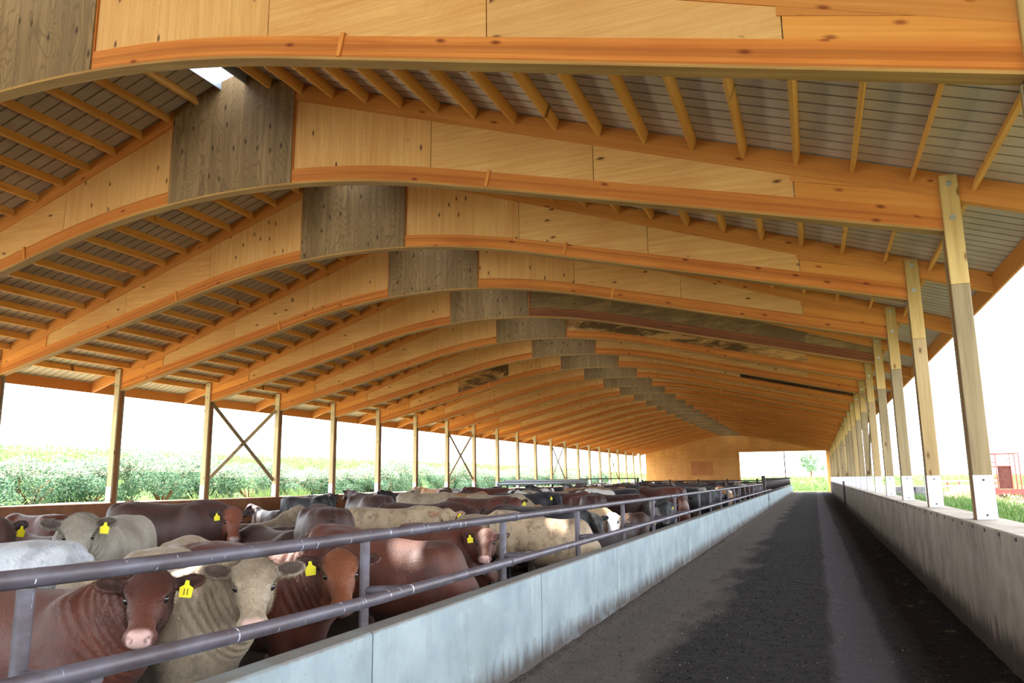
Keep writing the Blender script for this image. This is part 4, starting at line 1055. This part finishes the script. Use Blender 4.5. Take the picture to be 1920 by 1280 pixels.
# --- second row
place('white speckled cow rump at the left edge, its head out of view', 0, 'white', 'b', -75, 1030, 5.3, 204, None, 30, vox=.022, scale=.98, fat=1.1)
place('grey cream cow with blue grey nose and yellow tag, left of centre', 0, 'greycream', 'h', 150, 956, 6.9, -60, ('c', 2), 34, .86, .06, vox=.0165, tagside=1, folds=True, scale=1.02, fat=1.05)
place('pale cream cow with a peaked rump behind the two front cows', 0, 'cream', 'b', 330, 1037, 5.9, 122, None, 30, vox=.022, scale=.93)
place('red cow head cut by the left edge, with a yellow tag', 0, 'darkred', 'h', -6, 962, 6.8, 30, ('c', 34), 45, .9, 0, vox=.02, tagside=1, scale=.98)
place('dark red cow back low behind the grey cream one at left', 0, 'darkred', 'b', 80, 1001, 9.0, 176, None, 40, vox=.026, scale=.84, hz=1.0)
place('sunlit bright red cow by the brown wall at far left', 0, 'red', 'b', 62, 975, 14.5, 185, None, 40, vox=.026, scale=.86, tagside=1)
place('large dark red cow side on, head turned to us, yellow tag', 0, 'darkredface', 'h', 436, 946, 11.3, 14, ('c', 8), 36, .93, -.02, vox=.019, tagside=-1, scale=1.07, fat=1.08)
place('tan cow looking away over the left wall beneath the first left post', 0, 'tan', 'h', 246, 933, 13.0, 178, 200, 25, .92, 0, vox=.026, tagside=1, scale=.88)
place('dark grey cow resting low in front of the large dark red one', 0, 'black', 'b', 352, 1024, 9.6, 20, None, 40, lying=True, vox=.026, scale=.98)
place('red cow back showing just above the top rail left of centre', 0, 'red', 'b', 420, 1018, 7.2, 190, None, 40, vox=.024, scale=.86, hz=1.0)
place('tan cow resting with its curly head lowered, centre left', 0, 'tan', 'h', 502, 1010, 8.9, 5, ('c', 40), 40, .80, 0, lying=True, vox=.02, scale=1.0)
place('red brown cow lying behind the resting tan one', 0, 'darkred', 'b', 522, 990, 11.2, 160, None, 40, lying=True, vox=.026, scale=1.25)
place('cream cow resting beyond the pair of lying red ones', 0, 'cream', 'b', 472, 975, 15.5, 70, None, 40, lying=True, vox=.026, scale=1.1, hz=1.0)
place('small red cow curled up just right of the cream resting one', 0, 'darkred', 'b', 510, 975, 15.0, 200, None, 40, lying=True, vox=.028, scale=1.05)
place('white headed cow resting under the black standing cow', 0, 'greycream', 'h', 548, 963, 16.5, 190, ('c', -20), 35, .85, 0, lying=True, vox=.024, scale=1.05)
place('black cow standing side on against the brown wall', 0, 'black', 'h', 621, 926, 24.5, 10, ('c', 28), 42, .92, 0, vox=.024, scale=.94)
place('large round red cow seen from behind, tail at its right', 0, 'darkred', 'b', 608, 955, 10.6, 132, None, 60, vox=.021, scale=1.02, fat=1.15)
place('red cow back behind the nose-hidden cow, above the top rail', 0, 'red', 'b', 640, 1003, 8.0, 176, None, 40, vox=.024, scale=.84, hz=1.0)
place('red cow rump standing right of the black wall-side cow', 0, 'darkred', 'b', 692, 932, 15.2, 138, None, 60, vox=.024, scale=1.08, fat=1.1)
place('soiled cream cow side on looking at us with tag, above the top rail', 0, 'dirtycream', 'h', 838, 949, 12.2, 6, ('c', 10), 30, 1.0, -.02, vox=.019, tagside=1, scale=.96)
place('red cow with rounded back between the cream side-on cow and the top rail', 0, 'red', 'b', 776, 984, 8.9, 10, None, 60, 1.0, 0, .8, vox=.024, scale=.86)
place('very dark red cow behind the cream side-on cow, yellow tag', 0, 'darkred', 'h', 884, 946, 13.6, 8, ('c', 22), 50, .94, -.02, vox=.022, tagside=1, scale=.98)
place('plain dark red cow right of the tagged dark one, ear showing', 0, 'darkred', 'h', 918, 951, 13.4, 192, 175, 50, .80, .1, vox=.024, scale=.94)
place('cream cow against the far left wall facing us between thin posts', 0, 'cream', 'h', 859, 928, 22, 8, ('c', 2), 48, .93, 0, vox=.024, scale=1.02)
place('tan cow just right of the cream cow by the far left wall', 0, 'tan', 'b', 878, 926, 23.5, 60, None, 40, vox=.028, scale=1.0)
place('pale cream cow behind the red cow with lowered tagged head', 0, 'cream', 'b', 934, 923, 20, 15, None, 40, vox=.028, scale=1.0)
place('red cow facing us with yellow tag in the middle of the herd', 0, 'red', 'h', 966, 929, 17.2, -4, ('c', 4), 48, .93, 0, vox=.024, tagside=1, scale=.98)
place('black cow side on with yellow tag in the middle of the herd', 0, 'black', 'h', 1042, 922, 21.5, 10, ('c', 36), 40, .93, 0, vox=.024, tagside=-1, scale=1.0)
place('red brown cow right of the tagged black cow', 0, 'red', 'b', 1062, 921, 22.5, 20, ('c', 10), 40, vox=.028, scale=1.0)
place('black cow with white face looking out beside the red brown one', 0, 'blackwhite', 'h', 1084, 918, 24, 200, ('c', 15), 42, .93, 0, vox=.026, scale=1.04)
place('round red cow rump with tail, right of the white faced black cow', 0, 'darkred', 'b', 1111, 925, 18.5, 108, None, 20, vox=.024, scale=1.0, fat=1.1)
place('red cow with paler back beside the round red rump', 0, 'darkred', 'b', 1150, 925, 19, 165, None, 20, vox=.026, scale=1.0, fat=1.1)
place('cream cow back behind the two red rumps', 0, 'cream', 'b', 1146, 917, 24.5, 170, None, 20, vox=.028, scale=1.05)
place('black cow lying near the middle, under the tagged red cow', 0, 'black', 'b', 990, 950, 15.2, 190, None, 20, lying=True, vox=.028, scale=1.2)
place('tan faced cow lying among red ones in the middle', 0, 'tan', 'h', 1010, 944, 17, -10, ('c', -20), 40, .85, 0, lying=True, vox=.024, scale=1.1)
place('red cow lying in the middle just above the top rail', 0, 'red', 'b', 1032, 955, 14.6, 175, None, 20, lying=True, vox=.028, scale=1.1)
place('black and white cow head low behind the lying red cow', 0, 'blackwhite', 'h', 1052, 945, 17.5, 0, ('c', 15), 40, .85, 0, lying=True, vox=.026, scale=1.1)
place('red cow lying behind the fourth fence post', 0, 'red', 'b', 1075, 953, 15.5, 30, None, 20, lying=True, vox=.028, scale=1.1)
place('white backed cow lying left of the round red rump', 0, 'white', 'b', 1088, 944, 18.5, 10, None, 20, lying=True, vox=.028, scale=1.1)
place('dark brown cow lying with a yellow tag between fence posts', 0, 'darkred', 'h', 1200, 958, 14.2, 40, ('c', 20), 45, .85, 0, lying=True, vox=.022, tagside=1, scale=1.18)
place('black cow facing us with yellow tag right of the fence post', 0, 'black', 'h', 1246, 936, 16.5, -70, ('c', 6), 50, .85, 0, vox=.022, tagside=1, scale=.93)
place('orange red cow rump turned to us beside the feed wall', 0, 'red', 'b', 1297, 932, 17.8, 112, None, 20, vox=.022, scale=.95, fat=1.12)
place('red cow with tag standing behind the lying dark brown one', 0, 'red', 'h', 1190, 930, 19.5, 0, ('c', -10), 45, .93, 0, vox=.024, tagside=-1, scale=.95)
place('tan red cow whose rounded back rises above the herd at right', 0, 'redblaze', 'b', 1233, 918, 24, 150, None, 20, vox=.026, scale=1.08)
place('red cow standing beside the tan red rounded back', 0, 'darkred', 'b', 1260, 919, 24.5, 80, None, 20, vox=.026, scale=1.08)
place('black cow standing past the orange red rump', 0, 'black', 'b', 1333, 921, 25.5, 20, None, 60, .98, 0, 1.0, vox=.026, scale=1.05)
place('white faced red cow at the rail near the end of the first pen', 0, 'redwhiteface', 'h', 1366, 916, 30, -20, ('c', 0), 48, .9, 0, vox=.028, scale=1.0)
place('black cow near the end of the first pen by the rail', 0, 'black', 'h', 1380, 913, 33, -20, ('c', 10), 48, .9, 0, vox=.028, scale=1.0)
place('tan cow with pale face in the last gap of the rail', 0, 'tan', 'h', 1388, 922, 28, -30, ('c', 0), 50, .9, 0, vox=.028, scale=1.0)
# --- the rest of the herd: shared low detail bodies
PRO = []
for i, (yw, pt, hz_, ly) in enumerate(((0, 30, 1.28, 0), (1.2, 45, 1.30, 0), (-1.2, 45, 1.30, 0), (.3, 65, .75, 0), (-.5, 40, 1.38, 0), (.8, 40, .95, 1), (-.4, 35, .92, 1))):
    PRO.append(cow_mesh(.036, (.95, .12*np.sign(yw), hz_), yw, R(pt), 0, bool(ly), 1.05, False, .06)+(ly,))
crnd = random.Random(11)
occ = [(o.location.x, o.location.y) for o in C.objects if o.name.startswith('cow')]
names = {'red': 'red', 'darkred': 'dark red', 'black': 'black', 'cream': 'cream', 'tan': 'tan', 'blackwhite': 'black and white', 'dirtycream': 'soiled cream', 'redwhiteface': 'white faced red'}
def crowd(n, xr, yr, mind, where, grp, coats):
    k = 0; tries = 0
    while k < n and tries < 6000:
        tries += 1; x_, y_ = crnd.uniform(*xr), crnd.uniform(*yr)
        if any((x_-a)**2+(y_-b)**2 < mind**2 for a, b in occ): continue
        occ.append((x_, y_)); c_ = crnd.choice(coats); pr = crnd.choice(PRO[:5]+PRO if y_ > 30 else PRO)
        o = link('cow', pr[0], None, (x_, y_, -.02), (0, 0, crnd.choice((crnd.uniform(-.6, .6), math.pi+crnd.uniform(-.6, .6), crnd.uniform(0, 6.28))))); o.scale = (crnd.uniform(.88, 1.04),)*3
        o.material_slots[0].link = 'OBJECT'; o.material_slots[0].material = COAT[c_]
        tag(o, '%s cow %s %s' % (names[c_], 'lying' if pr[3] else 'standing', where), 'cow', '%s %s %s' % (names[c_], 'lying' if pr[3] else 'standing', grp)); k += 1
crowd(58, (-17.3, -5.0), (20, 43.5), 1.75, 'in the crowded back part of the first pen', 'cows at the back of the first pen', ['red', 'darkred', 'darkred', 'black', 'black', 'cream', 'tan', 'blackwhite', 'dirtycream'])
crowd(3, (-17.3, -13.0), (20, 26), 2.4, 'in the left rear of the first pen', 'cows at the left rear of the first pen', ['darkred', 'red', 'dirtycream', 'black'])
crowd(74, (-16.5, -4.0), (47, 88), 1.9, 'in the far pen beyond the dividing fence', 'cows in the far pen', ['black', 'black', 'darkred', 'red', 'blackwhite', 'cream'])
k = 0
for y_ in np.arange(47.5, 84, 1.45):
    c_ = crnd.choice(['black', 'black', 'blackwhite', 'darkred']); pr = PRO[3]
    o = link('cow', pr[0], None, (-3.95, y_, -.02), (0, 0, crnd.uniform(-.25, .25))); o.scale = (.95,)*3
    o.material_slots[0].link = 'OBJECT'; o.material_slots[0].material = COAT[c_]
    tag(o, '%s cow feeding at the far headlock fence' % names[c_], 'cow', '%s cows feeding at the headlock fence' % names[c_])
# crumbs of manure and dirt on the alley, thickest along both walls
n = 42000; X = rng.uniform(-2.36, 1.38, n); k_ = rng.uniform(size=n) < .22; X = np.where(k_, np.where(rng.uniform(size=n) < .5, -2.395+np.abs(rng.normal(size=n))*.07, 1.40-np.abs(rng.normal(size=n))*.08), X)
Y = 1.6+rng.uniform(0, 1, n)**1.8*20
keep = ~((X > .04) & (X < .54) & (rng.uniform(size=n) < .7)); X, Y = X[keep], Y[keep]; n = len(X)
Zc = .012*np.array([noise.noise(Vector((a*3, b*3, 0))) for a, b in zip(X, Y)])+.05*np.exp(-((X+2.41)/.10)**2)+.04*np.exp(-((X-1.416)/.12)**2)
r_ = rng.uniform(.004, .013, n)*np.where(rng.uniform(size=n) < .06, 1.9, 1.0)
base = np.array([[1, 0, 0], [-.5, .87, 0], [-.5, -.87, 0], [0, 0, .9]])
V = (base[None]*r_[:, None, None]); an_ = rng.uniform(0, 6.28, n); ca, sa = np.cos(an_)[:, None], np.sin(an_)[:, None]
V = np.stack([V[:, :, 0]*ca-V[:, :, 1]*sa+X[:, None], V[:, :, 0]*sa+V[:, :, 1]*ca+Y[:, None], V[:, :, 2]+Zc[:, None]-.002], 2).reshape(-1, 3)
fi = (np.arange(n)[:, None, None]*4+np.array([[0, 1, 3], [1, 2, 3], [2, 0, 3]])[None]).reshape(-1)
me = bpy.data.meshes.new('crumbs'); me.vertices.add(4*n); me.vertices.foreach_set('co', V.astype(np.float32).ravel()); me.loops.add(9*n); me.loops.foreach_set('vertex_index', fi.astype(np.int32))
me.polygons.add(3*n); me.polygons.foreach_set('loop_start', np.arange(0, 9*n, 3, dtype=np.int32)); me.update(calc_edges=True); me.materials.append(M_alley)
o = link('alley_crumbs', me); tag(o, 'dark crumbs of dry manure scattered on the alley floor', 'dirt', kind='stuff')
# loose straw on the alley
n = 2600; X = rng.uniform(-2.35, 1.38, n); Y = 2+rng.uniform(0, 1, n)**1.6*26
P = np.stack([X, Y, np.array([alleyz(a, b) for a, b in zip(X, Y)])+.006], 1)
o = link('loose_straw', quads_mesh('straw', P, rng.normal(size=(n, 3))*.25+np.array([0, 0, 1]), .011, .22, [M_straw])); tag(o, 'scattered straw bits on the alley floor', 'straw', kind='stuff')
